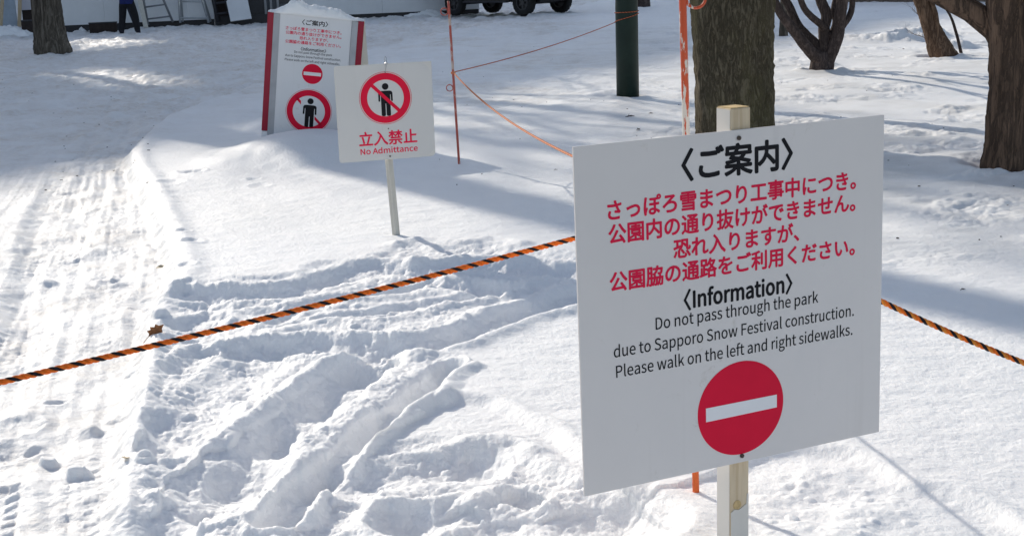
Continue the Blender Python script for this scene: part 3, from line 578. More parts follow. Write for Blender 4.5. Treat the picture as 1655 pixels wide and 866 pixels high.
    [175, [27, 128, 60, 128, 60, 97, 27, 97], [7, 7, 9, -5, 77, 11, 75, 23, 52, 18, 52, 49, 71, 49, 77, 40, 88, 45, 88, -14, 100, -14, 100, -7, 144, -7, 144, -13, 157, -13, 157, 45, 162, 42, 170, 53, 148, 64, 130, 79, 145, 101, 156, 126, 148, 130, 145, 129, 111, 129, 117, 144, 105, 147, 96, 127, 85, 108, 72, 93, 72, 140, 16, 140, 16, 86, 40, 86, 40, 15, 27, 12, 27, 69, 16, 69, 16, 9], [100, 4, 100, 38, 144, 38, 144, 4], [140, 118, 132, 102, 122, 88, 112, 101, 104, 115, 106, 118], [96, 50, 109, 59, 122, 70, 134, 59, 148, 50], [114, 79, 95, 64, 74, 52, 74, 61, 52, 61, 52, 86, 72, 86, 72, 91, 82, 84, 98, 104]],
    [175, [11, 133, 28, 117, 41, 102, 51, 111, 37, 125, 20, 140], [45, 81, 8, 81, 8, 69, 32, 69, 32, 19, 20, 11, 7, -1, 15, -12, 28, 3, 39, 10, 46, 6, 56, -1, 76, -8, 104, -10, 166, -8, 170, 5, 104, 1, 78, 3, 58, 10, 45, 19], [64, 141, 64, 130, 138, 130, 113, 115, 87, 126, 79, 118, 113, 103, 64, 103, 64, 12, 76, 12, 76, 41, 106, 41, 106, 13, 117, 13, 117, 41, 148, 41, 148, 26, 147, 23, 145, 23, 127, 23, 131, 12, 145, 12, 155, 14, 159, 18, 161, 26, 161, 103, 138, 103, 125, 110, 144, 122, 161, 135, 152, 141, 150, 141], [148, 93, 148, 78, 117, 78, 117, 93], [76, 68, 106, 68, 106, 52, 76, 52], [76, 78, 76, 93, 106, 93, 106, 78], [148, 68, 148, 52, 117, 52, 117, 68]],
    [175, [34, 96, 34, 86, 72, 86, 72, 96], [30, 75, 30, 66, 72, 66, 72, 75], [102, 75, 102, 66, 145, 66, 145, 75], [102, 96, 102, 86, 141, 86, 141, 96], [13, 117, 13, 79, 25, 79, 25, 107, 81, 107, 81, 61, 93, 61, 93, 107, 150, 107, 150, 79, 162, 79, 162, 117, 93, 117, 93, 129, 151, 129, 151, 140, 23, 140, 23, 129, 81, 129, 81, 117], [29, 54, 29, 43, 132, 43, 132, 29, 33, 29, 33, 18, 132, 18, 132, 4, 26, 4, 26, -7, 132, -7, 132, -14, 145, -14, 145, 54]],
]
GLYPHS = dict(zip(sorted(set(''.join(JP + EN + [HEAD, INFO, NOKANJI, NOENG])) - {' '}), OUTLINES))
EM = 175.0


def fill_outline(cs):
    """fills the contours of one character: points and faces"""
    cu = bpy.data.curves.new('outline', 'CURVE')
    cu.dimensions = '2D'
    cu.fill_mode = 'BOTH'
    for c in cs:
        sp = cu.splines.new('POLY')
        sp.points.add(len(c) // 2 - 1)
        for k, p in enumerate(sp.points):
            p.co = (c[2 * k] / EM, c[2 * k + 1] / EM, 0, 1)
        sp.use_cyclic_u = True
    tmp = bpy.data.objects.new('outline', cu)
    C.objects.link(tmp)
    bpy.context.view_layer.update()
    me = bpy.data.meshes.new_from_object(tmp.evaluated_get(bpy.context.evaluated_depsgraph_get()))
    out = [(v.co.x * EM, v.co.y * EM) for v in me.vertices], [tuple(p.vertices) for p in me.polygons]
    bpy.data.objects.remove(tmp)
    bpy.data.curves.remove(cu)
    bpy.data.meshes.remove(me)
    return out


SHAPES = {ch: fill_outline(g[1:]) for ch, g in GLYPHS.items()}


def lettering(name, lines, mat, parent, y=-0.0, thick=0.0006):
    """lines: (text, left ink edge, right ink edge, baseline, em height, boldness); one mesh lying on the plane y"""
    mb = MB()
    for text, xl, xr, base, em, bold in lines:
        pen, lo, hi = 0.0, 1e9, -1e9
        put = []
        for ch in text:
            if ch == ' ':
                pen += 0.22 * EM
                continue
            adv, dx = GLYPHS[ch][0], 0.0
            if ch == '〈':
                dx, adv = -0.5 * EM, 0.52 * EM
            elif ch == '〉':
                adv = 0.5 * EM
            vs, fs = SHAPES[ch]
            put.append((pen + dx, vs, fs))
            lo = min(lo, pen + dx + min(v[0] for v in vs))
            hi = max(hi, pen + dx + max(v[0] for v in vs))
            pen += adv
        sx, sz = (xr - xl) / (hi - lo), em / EM
        for px, vs, fs in put:
            pos = [(xl + (px + a - lo) * sx, base + b * sz) for a, b in vs]
            if bold > 0:                       # heavier strokes: the film's outline pushed out all round
                for q in range(8):
                    dx, dz = math.cos(q * PI / 4) * bold * em, math.sin(q * PI / 4) * bold * em
                    mb.add([(a + dx, y + 0.00004 * (q + 1), b + dz) for a, b in pos], fs)
            n = len(mb.v)
            mb.add([(a, y, b) for a, b in pos], fs)
            edge = {}
            for f in fs:
                for a, b in zip(f, f[1:] + f[:1]):
                    k = (min(a, b), max(a, b))
                    edge[k] = edge.get(k, 0) + 1
            rim = [k for k, c in edge.items() if c == 1]
            o = len(mb.v)
            mb.v += [(a, y + thick, b) for a, b in pos]
            mb.f += [(a + n, b + n, b + o, a + o) for a, b in rim]
            mb.mi += [0] * len(rim)
    return mb.build(name, mat, parent)




# ------------------------------------------------------------------ the snow: one sheet out to the horizon
def perlin(x, y, seed=0):
    xi, yi = np.floor(x).astype(np.int64), np.floor(y).astype(np.int64)
    xf, yf = x - xi, y - yi

    def grad(ix, iy, dx, dy):
        h = (ix * 374761393 + iy * 668265263 + seed * 1274126177) & 0xFFFFFFFF
        h = ((h ^ (h >> 13)) * 1274126177) & 0xFFFFFFFF
        h = h ^ (h >> 16)
        a = (h & 0xFFFF) * (2 * PI / 65536)
        return np.cos(a) * dx + np.sin(a) * dy
    s = lambda t: t * t * t * (t * (t * 6 - 15) + 10)
    u, v = s(xf), s(yf)
    a = grad(xi, yi, xf, yf)
    b = grad(xi + 1, yi, xf - 1, yf)
    c = grad(xi, yi + 1, xf, yf - 1)
    d = grad(xi + 1, yi + 1, xf - 1, yf - 1)
    return (a + u * (b - a) + v * ((c + u * (d - c)) - (a + u * (b - a)))) * 1.5


def fbm(x, y, size, octaves=4, gain=0.5, seed=0):
    out, amp, f = 0, 1.0, 1.0 / size
    for k in range(octaves):
        out = out + amp * perlin(x * f + 17.3 * k, y * f - 9.1 * k, seed + k)
        amp *= gain
        f *= 2.03
    return out


def clods(x, y, cell, seed=0, fill=0.7, rmin=0.25, rmax=0.6):
    """loose round lumps: height in units of the cell"""
    out = np.zeros_like(x)
    gx, gy = np.floor(x / cell).astype(np.int64), np.floor(y / cell).astype(np.int64)
    for ox in (-1, 0, 1):
        for oy in (-1, 0, 1):
            ix, iy = gx + ox, gy + oy
            h = (ix * 73856093 ^ iy * 19349663 ^ (seed * 83492791)) & 0xFFFFFFFF
            h = ((h ^ (h >> 13)) * 1274126177) & 0xFFFFFFFF
            r1 = (h & 1023) / 1023.0
            r2 = ((h >> 10) & 1023) / 1023.0
            r3 = ((h >> 20) & 1023) / 1023.0
            cx, cy = (ix + 0.1 + 0.8 * r1) * cell, (iy + 0.1 + 0.8 * r2) * cell
            rr = (rmin + (rmax - rmin) * r3 * r3) * cell
            on = (((h >> 5) & 255) / 255.0) < fill
            d2 = (x - cx) ** 2 + (y - cy) ** 2
            out = np.maximum(out, np.where(on, np.sqrt(np.maximum(0, rr * rr - d2)) / cell, 0))
    return out


def sstep(a, b, x):
    t = np.clip((x - a) / (b - a), 0, 1)
    return t * t * (3 - 2 * t)


def pg(pts):
    return [G(u, v) for u, v in pts]


def seg_dist(x, y, poly, signed=False):
    """distance to a line through the points (and which side: + is left of its direction), and how far along"""
    best = np.full_like(x, 1e9)
    side = np.zeros_like(x)
    along = np.zeros_like(x)
    s0 = 0.0
    for (ax, ay), (bx, by) in zip(poly, poly[1:]):
        dx, dy = bx - ax, by - ay
        L = math.hypot(dx, dy)
        t = np.clip(((x - ax) * dx + (y - ay) * dy) / (L * L), 0, 1)
        d = np.hypot(x - ax - t * dx, y - ay - t * dy)
        cr = dx * (y - ay) - dy * (x - ax)
        m = d < best
        best = np.where(m, d, best)
        side = np.where(m, np.sign(cr), side)
        along = np.where(m, s0 + t * L, along)
        s0 += L
    return (best * side if signed else best), along


def inside(x, y, poly):
    r = np.zeros(x.shape, bool)
    n = len(poly)
    for i in range(n):
        ax, ay = poly[i]
        bx, by = poly[(i + 1) % n]
        c = ((ay > y) != (by > y)) & (x < (bx - ax) * (y - ay) / (by - ay + 1e-12) + ax)
        r ^= c
    return r


def smooth(pts, k=6):
    """rounds a polyline"""
    P = [Vector(p) for p in pts]
    out = []
    for i in range(len(P) - 1):
        p0, p1, p2, p3 = P[max(i - 1, 0)], P[i], P[i + 1], P[min(i + 2, len(P) - 1)]
        for j in range(k):
            t = j / k
            out.append(0.5 * ((2 * p1) + (p2 - p0) * t + (2 * p0 - 5 * p1 + 4 * p2 - p3) * t * t + (3 * p1 - p0 - 3 * p2 + p3) * t ** 3))
    out.append(P[-1])
    return [tuple(p) for p in out]


# places read off the photograph
GP = (1.395, 15.63)              # foot of the green post
EDGE = smooth(pg([(206, 905), (211, 800), (224, 700), (240, 600), (250, 520), (262, 488), (284, 452), (288, 430), (278, 388), (262, 350), (240, 300), (217, 262), (222, 232), (255, 200), (300, 176), (381, 150), (430, 128), (520, 96), (640, 70)]))
LEFT_BANK = smooth(pg([(-90, 800), (-40, 640), (0, 560), (22, 490), (36, 430), (48, 378), (62, 330), (82, 285), (110, 245)]))
TRACK = smooth(pg([(60, 905), (84, 700), (110, 560), (140, 440), (160, 350), (172, 290), (186, 235), (230, 190), (330, 140), (480, 90)]))
TROD = pg([(246, 520), (282, 456), (400, 449), (476, 440), (510, 423), (600, 413), (649, 393), (732, 398), (782, 391), (865, 402), (931, 410), (1010, 405), (1180, 420), (1180, 470), (1010, 470), (931, 486), (878, 511), (792, 525), (745, 560), (732, 606), (676, 643), (606, 692), (560, 728), (640, 712), (709, 700), (752, 705), (842, 712), (900, 748), (960, 770), (1040, 800), (1060, 930), (190, 930), (205, 800), (222, 690), (240, 600)])
LUMPY = pg([(1190, 800), (1230, 760), (1300, 742), (1380, 752), (1430, 775), (1470, 800), (1500, 850), (1520, 930), (1190, 930)])
TRENCH = [  # depth, half width, course
    (0.085, 0.13, [(292, 474), (400, 470), (500, 458), (600, 430), (690, 431), (780, 424), (860, 430), (1000, 436), (1150, 440)]),
    (0.08, 0.10, [(738, 456), (800, 462)]),
    (0.045, 0.06, [(440, 512), (520, 480), (600, 468), (700, 452)]),
    (0.05, 0.055, [(520, 505), (620, 494), (720, 480), (800, 470)]),
    (0.10, 0.12, [(400, 558), (480, 549), (560, 551), (640, 556), (700, 548), (760, 530), (830, 505), (890, 488), (960, 466), (1080, 452)]),
    (0.135, 0.125, [(590, 584), (530, 625), (480, 665), (440, 697), (400, 737), (350, 800)]),
    (0.115, 0.062, [(722, 592), (660, 648), (600, 690), (548, 732), (500, 775), (440, 830)]),
    (0.045, 0.12, [(430, 572), (384, 600), (340, 640), (300, 684)]),
    (0.075, 0.10, [(272, 676), (262, 716)]),
    (0.055, 0.13, [(360, 722), (320, 770), (285, 820), (240, 860)]),
    (0.07, 0.11, [(566, 768), (630, 760), (700, 748), (758, 744)]),
    (0.07, 0.09, [(650, 826), (700, 832), (742, 820)]),
    (0.07, 0.14, [(800, 850), (870, 842), (940, 836), (1010, 842)]),
    (0.04, 0.07, [(488, 838), (540, 830), (560, 800)]),
    (0.045, 0.05, [(832, 790), (868, 800)]),
    (0.05, 0.07, [(330, 560), (290, 590)]),
    (0.05, 0.08, [(300, 520), (345, 505)]),
]
RIDGE = [  # height, half width, course
    (0.048, 0.14, [(686, 562), (640, 605), (580, 650), (505, 705), (440, 765), (390, 815)]),
    (0.03, 0.05, [(360, 500), (460, 484), (523, 466), (586, 446), (660, 427)]),
    (0.028, 0.06, [(440, 530), (526, 513), (612, 512), (676, 499), (732, 487), (798, 477), (848, 452), (898, 443), (940, 452)]),
    (0.022, 0.05, [(460, 506), (566, 480), (649, 470), (732, 463), (770, 474)]),
    (0.03, 0.06, [(480, 556), (560, 556), (625, 566)]),
    (0.035, 0.06, [(748, 716), (800, 712), (842, 720), (876, 748), (930, 770)]),
    (0.04, 0.07, [(728, 838), (765, 806), (802, 788), (865, 794), (912, 812)]),
    (0.02, 0.06, [(530, 782), (620, 776), (700, 778), (800, 764)]),
    (0.03, 0.04, [(712, 650), (730, 618), (765, 594)]),
    (0.03, 0.045, [(254, 560), (236, 640), (220, 720)]),
    (0.03, 0.06, [(350, 620), (400, 660), (370, 700)]),
    (0.02, 0.05, [(640, 395), (680, 388), (740, 392), (800, 386), (850, 396)]),
]
TRENCH = [(a, b, smooth(pg(p), 5)) for a, b, p in TRENCH]
RIDGE = [(a, b, smooth(pg(p), 5)) for a, b, p in RIDGE]
PLATE = smooth(pg([(690, 668), (712, 656), (749, 646), (799, 656), (849, 682), (898, 708), (945, 752), (1000, 790)]))   # crack round the firm plate of snow
ARC = smooth(pg([(1190, 755), (1240, 738), (1310, 731), (1385, 748), (1440, 778), (1470, 792), (1540, 806), (1610, 838), (1700, 905)]))
PITS = [(G(u, v), r, d) for u, v, r, d in ((176, 432, 0.06, 0.02), (300, 432, 0.05, 0.022), (310, 392, 0.06, 0.022), (296, 375, 0.05, 0.02), (300, 462, 0.05, 0.02), (275, 296, 0.10, 0.02), (310, 278, 0.10, 0.03), (420, 300, 0.08, 0.012), (20, 660, 0.09, 0.03), (10, 700, 0.09, 0.025), (4, 770, 0.06, 0.03), (60, 690, 0.05, 0.015), (215, 640, 0.05, 0.02), (90, 620, 0.04, 0.02), (275, 545, 0.05, 0.03), (305, 545, 0.05, 0.03), (410, 290, 0.06, 0.02))]
BLOCKS = [(G(u, v), r, h) for u, v, r, h in ((140, 664, 0.055, 0.045), (78, 718, 0.042, 0.045), (126, 740, 0.038, 0.06), (250, 795, 0.05, 0.03), (76, 437, 0.06, 0.03), (258, 512, 0.045, 0.05), (235, 745, 0.035, 0.03), (205, 585, 0.03, 0.02), (215, 470, 0.035, 0.02))]
HEAP = G(496, 262)               # drift against the information stand


def near_line(x, y, poly, reach, signed=False):
    """seg_dist, worked out only close to the line"""
    P = np.array(poly)
    m = (x > P[:, 0].min() - reach) & (x < P[:, 0].max() + reach) & (y > P[:, 1].min() - reach) & (y < P[:, 1].max() + reach)
    q, al = np.full_like(x, 9.0), np.zeros_like(x)
    if m.any():
        q[m], al[m] = seg_dist(x[m], y[m], poly, signed)
    return q, al


def where(m, fn, *args):
    """fn worked out only where m is above zero"""
    out = np.zeros_like(args[0])
    k = m > 1e-4
    if k.any():
        out[k] = fn(*[a[k] for a in args])
    return out


def height(x, y):
    """height of the snow in metres; also how worn (tracks) and how dusty it is"""
    x, y = np.asarray(x, float), np.asarray(y, float)
    h, wear, dust = np.zeros_like(x), np.zeros_like(x), np.zeros_like(x)
    a = (y < 11) & (np.abs(x) < 5) & (y > 0)
    for m, close in ((a, True), (~a, False)):
        if m.any():
            h[m], wear[m], dust[m] = height_part(x[m], y[m], close)
    return h, wear, dust


def height_part(x, y, close):
    r = np.hypot(x, y)
    h = 0.018 * fbm(x, y, 2.6, 3, 0.5, 1) * np.clip(r / 6, 0.6, 2.5)
    h = h + (0.0036 * fbm(x, y * 1.6, 0.20, 5, 0.6, 5) if close else 0.002 * fbm(x, y * 1.6, 0.3, 2, 0.6, 5))
    wear = np.zeros_like(h)
    near = r < 60
    # the driven path, lower than the untouched snow on its right
    sd, along = seg_dist(x, y, EDGE, True)
    wob = 0.015 * fbm(x, y, 0.18, 4, 0.6, 21)
    sd = sd + wob
    fade = sstep(2.6, 6.2, y)
    path = sstep(-0.01, 0.11, sd) * near
    drop = (0.028 + 0.062 * fade) * (1 - 0.4 * sstep(16, 24, y))
    h = h - drop * path + 0.02 * fade * np.exp(-((sd + 0.07) / 0.07) ** 2) * near
    lb, _ = seg_dist(x, y, LEFT_BANK, True)
    lb = lb + 0.03 * fbm(x, y, 0.3, 4, 0.55, 23)
    bank = sstep(-0.05, 0.13, lb) * path
    h = h + 0.045 * bank * sstep(3.0, 5.0, y) * (1 - sstep(9, 12, y))
    # wheel tracks: rows of pressed bars following the path
    ts, ta = seg_dist(x, y, TRACK, True)
    worn = path * (1 - 0.5 * bank)
    wear = wear + worn * (0.55 + 0.45 * sstep(9, 14, y))
    rut = sstep(0.1, 0.7, fbm(x, y, 1.3, 2, 0.5, 31) + 0.45) * worn * (1 - sstep(13, 17, y))
    bars = np.zeros_like(h)
    for off, wid, pitch, sk in ((0.42, 0.11, 0.085, 0.5), (0.17, 0.10, 0.075, -0.6), (-0.16, 0.12, 0.09, 0.35), (-0.48, 0.10, 0.08, -0.5), (-0.80, 0.13, 0.10, 0.45), (0.64, 0.07, 0.07, 0.2), (-1.15, 0.14, 0.10, 0.4), (-1.5, 0.12, 0.09, -0.4)):
        l = ts - off
        m = 1 - sstep(wid * 0.75, wid, np.abs(l))
        p = np.sin(2 * PI * (ta + sk * np.abs(l)) / pitch + 1.2 * perlin(x * 2, y * 2, 41))
        bars = np.maximum(bars, m * sstep(-0.2, 0.5, p) * (0.5 + 0.5 * np.sign(np.sin(2 * PI * l / (wid * 0.8)))))
        h = h - 0.008 * m * rut
    h = h + 0.008 * bars * rut * sstep(-0.3, 0.3, fbm(x, y, 0.6, 2, 0.5, 43))
    h = h + worn * 0.010 * fbm(ts * 1.0, ta * 0.07, 0.17, 3, 0.6, 44) * (1 - sstep(14, 18, y))
    rough = worn * sstep(-0.35, 0.45, fbm(x, y, 0.5, 3, 0.5, 33))
    h = h + rough * (0.006 * fbm(x, y, 0.13, 4, 0.62, 35) + 0.28 * 0.05 * clods(x, y, 0.05, 36, 0.28, 0.12, 0.42))
    h = h + worn * 0.02 * fbm(x, y, 0.45, 3, 0.5, 37) + worn * sstep(10, 16, y) * 0.03 * fbm(x * 0.6, y, 0.7, 4, 0.6, 39)
    for (cx, cy), pr, d in (PITS if close else ()):
        q = np.hypot((x - cx) * 1.0, (y - cy) * 0.8) + 0.02 * perlin(x * 14, y * 14, 51)
        h = h - 0.75 * d * (1 - sstep(pr * 0.2, pr * 1.25, q)) + 0.25 * d * np.exp(-((q - pr * 1.15) / (0.3 * pr)) ** 2)
    if close:
        h = h + trodden(x, y, path)
    # drift round the information stand, wind-blown heap in front of it
    cx, cy = HEAP
    q = np.hypot((x - cx) / 0.95, (y - cy - 0.48) / 0.95) + 0.06 * fbm(x, y, 0.5, 3, 0.5, 91)
    h = h + 0.185 * (1 - sstep(0.15, 1.15, q))
    # snow bank by the leaning trunk, lumps beside the lamp post, and rough ground far off
    for (cx, cy), lx, ly, hh in ((G(1440, 64), 1.5, 0.7, 0.10), (G(1490, 64), 0.9, 0.6, 0.10), (G(1005, 150), 0.5, 0.4, 0.05), (G(1540, 76), 0.5, 0.4, 0.14), (G(1335, 104), 0.3, 0.3, 0.06)):
        q = np.hypot((x - cx) / lx, (y - cy) / ly) + 0.18 * fbm(x, y, 0.6, 3, 0.55, 93)
        h = h + hh * (1 - sstep(0.2, 1.0, q)) * (1 + 0.35 * fbm(x, y, 0.25, 3, 0.6, 94))
    for tx, ty, tr in ((1.95, 11.72, 0.33), (3.80, 9.86, 0.32), (GP[0], GP[1], 0.13), (G(1326, 113)[0], G(1326, 113)[1], 0.17), (G(1512, 91)[0], G(1512, 91)[1], 0.2)):
        q = np.hypot(x - tx, y - ty) + 0.05 * perlin(x * 4, y * 4, 131)
        h = h - 0.05 * (1 - sstep(tr * 0.9, tr * 1.5, q)) + 0.03 * np.exp(-((q - tr * 1.75) / (0.35 * tr + 0.03)) ** 2)
    right = sstep(0.3, 2.2, x - 0.02 * y) * sstep(5.5, 8.5, y)
    trot = right * sstep(-0.05, 0.5, fbm(x, y, 0.8, 3, 0.5, 95))
    h = h + trot * (0.027 * fbm(x, y, 0.28, 4, 0.6, 96) + 0.03 * clods(x, y, 0.12, 97, 0.3, 0.1, 0.4))
    old = sstep(11, 17, y) * (1 - right)
    h = h + old * 0.034 * fbm(x, y * 0.8, 0.45, 4, 0.62, 98) * (0.5 + sstep(24, 34, y))
    h = h + old * path * 0.028 * fbm(sd, along * 0.22, 0.28, 4, 0.6, 111)
    far = sstep(32, 40, y) * (x < 3)
    h = h + far * (0.05 * np.abs(fbm(x, y, 1.3, 4, 0.6, 99)) - 0.02)
    wear = np.clip(wear + old * (0.25 + 0.7 * sstep(-0.1, 0.5, fbm(x, y, 2.2, 3, 0.5, 101))), 0, 1)
    dust = right * (1 - sstep(26, 34, y)) * (0.35 + 0.5 * sstep(-0.3, 0.6, fbm(x, y, 1.1, 4, 0.6, 103))) * 0.58 + 0.22 * sstep(6.5, 10, y)
    return h, wear, np.clip(dust, 0, 1)


def trodden(x, y, path):
    """the bank trampled into furrows in front, the firm plate, lumps and loose blocks"""
    ins = inside(x, y, TROD)
    pd, _ = seg_dist(x, y, TROD + [TROD[0]])
    pd = np.where(ins, pd, -pd) + 0.03 * fbm(x, y, 0.25, 3, 0.55, 61)
    mask = sstep(-0.02, 0.10, pd)
    soft = sstep(-0.12, 0.12, pd)
    h = -0.03 * mask * (1 - 0.6 * path)
    wx = x + 0.014 * fbm(x, y, 0.22, 3, 0.55, 63)
    wy = y + 0.020 * fbm(x, y, 0.22, 3, 0.55, 64)
    deep = np.zeros_like(h)
    rise = np.zeros_like(h)
    for d, hw, poly in TRENCH:
        q, al = near_line(wx, wy, poly, 0.4)
        step = 0.78 + 0.22 * np.sin(al * 2 * PI / 0.42 + 3 * d * 100)
        deep = np.maximum(deep, 0.80 * d * step * (1 - sstep(hw * 0.2, hw * 1.5, q)))
        rise = np.maximum(rise, 0.22 * d * np.exp(-((q - hw * 1.45) / (hw * 0.4)) ** 2))
    for d, hw, poly in RIDGE:
        q, al = near_line(wx, wy, poly, 0.4)
        rise = np.maximum(rise, d * (0.8 + 0.35 * fbm(x, y, 0.2, 2, 0.5, 67)) * (1 - sstep(hw * 0.0, hw * 1.6, q)))
    h = h - deep + rise * (deep < 0.02) + rise * 0.3 * (deep >= 0.02)
    loose = np.clip(mask * (0.45 + 0.75 * sstep(-0.4, 0.5, fbm(x, y, 0.4, 3, 0.5, 69))), 0, 1.2)
    loose = loose * (1 - 0.55 * sstep(0.05, 0.1, deep))
    h = h + loose * (0.013 * fbm(x, y, 0.22, 5, 0.55, 71) + 0.004 * np.abs(fbm(x, y, 0.10, 4, 0.6, 72)))
    cl = sstep(-0.1, 0.5, fbm(x, y, 0.3, 3, 0.5, 74)) * soft
    h = h + cl * (0.042 * 0.40 * clods(wx, wy, 0.042, 75, 0.42, 0.15, 0.5) + 0.02 * 0.55 * clods(x, y, 0.02, 76, 0.6, 0.2, 0.5) + 0.09 * 0.26 * clods(wx, wy, 0.09, 77, 0.28, 0.15, 0.42))
    # firm plate with its crack, and the crescent right of the post
    h = h + (0.0006 + 0.0030 * soft) * fbm(x, y, 0.034, 3, 0.65, 121)
    for line, k in ((PLATE, 1.0), (ARC, 1.0)):
        q, _ = seg_dist(x, y, line, True)
        q = q + 0.012 * fbm(x, y, 0.2, 3, 0.5, 81)
        w_ = np.exp(-(q / 0.35) ** 2)
        h = h + 0.022 * k * (sstep(-0.035, 0.035, q) - 0.5) * w_ + 0.008 * np.exp(-((q - 0.05) / 0.03) ** 2)
    il = inside(x, y, LUMPY)
    ld, _ = seg_dist(x, y, LUMPY + [LUMPY[0]])
    lm = sstep(-0.05, 0.2, np.where(il, ld, -ld))
    h = h + lm * (0.016 * fbm(x, y, 0.28, 4, 0.55, 83) + 0.05 * 0.4 * clods(x, y, 0.05, 84, 0.5, 0.15, 0.5))
    for (cx, cy), br, bh in BLOCKS:
        q = np.hypot(x - cx, y - cy) + 0.02 * perlin(x * 18, y * 18, 87)
        h = h + bh * 0.7 * (1 - sstep(br * 0.4, br * 1.2, q))
    return h


def ground_z(x, y):
    return float(height(np.array([x]), np.array([y]))[0][0])


def build_ground():
    rr = [1.1]
    while rr[-1] < 420:
        q = rr[-1]
        step = 0.0046 * (max(q, 2.4) / 3.5) ** 1.55
        if q < 2.6:
            step = 0.02
        if q > 55:
            step = q * 0.06
        rr.append(q + step)
    rr = np.array(rr)
    th = np.concatenate([np.linspace(-100, -26, 60, endpoint=False), np.linspace(-26, 26, 900, endpoint=False), np.linspace(26, 100, 61)])
    th = np.radians(th)
    R, T = np.meshgrid(rr, th, indexing='ij')
    X, Y = R * np.sin(T), R * np.cos(T)
    x, y = X.ravel(), Y.ravel()
    h, wear, dust = height(x, y)
    flat = sstep(60, 90, R.ravel())
    h = h * (1 - flat)
    nr, nc = R.shape
    n = nr * nc
    me = bpy.data.meshes.new('snow_ground')
    me.vertices.add(n)
    me.vertices.foreach_set('co', np.column_stack([x, y, h]).astype(np.float32).ravel())
    idx = np.arange(n).reshape(nr, nc)
    a, b, c, d = idx[:-1, :-1].ravel(), idx[:-1, 1:].ravel(), idx[1:, 1:].ravel(), idx[1:, :-1].ravel()
    quads = np.column_stack([a, b, c, d]).astype(np.int32)
    nf = len(quads)
    me.loops.add(nf * 4)
    me.loops.foreach_set('vertex_index', quads.ravel())
    me.polygons.add(nf)
    me.polygons.foreach_set('loop_start', np.arange(0, nf * 4, 4, dtype=np.int32))
    me.polygons.foreach_set('use_smooth', np.ones(nf, bool))
    for nm, val in (('wear', wear), ('dust', dust)):
        at = me.attributes.new(nm, 'FLOAT', 'POINT')
        at.data.foreach_set('value', val.astype(np.float32))
    me.materials.append(M['snow'])
    me.update()
    me.validate()
    o = bpy.data.objects.new('snow_ground', me)
    C.objects.link(o)
    o['kind'] = 'structure'
    print('ground', nr, nc, n, 'up', me.polygons[1000].normal.z)
    return o


build_ground()


# ------------------------------------------------------------------ signs
def sheet(name, poly, y0, y1, mat, parent, holes=None):
    return MB().prism(poly, y0, y1).build(name, mat, parent)


def notice_texts(board, s, ox, oy, rows, y):
    """rows of the notice: text, left, right, baseline, em, weight"""
    lettering('heading', rows['head'], M['text_black'], board, y)
    lettering('red_lettering', rows['red'], M['text_red'], board, y)
    lettering('information_heading', rows['info'], M['text_black'], board, y)
    lettering('black_lettering', rows['black'], M['text_black'], board, y)


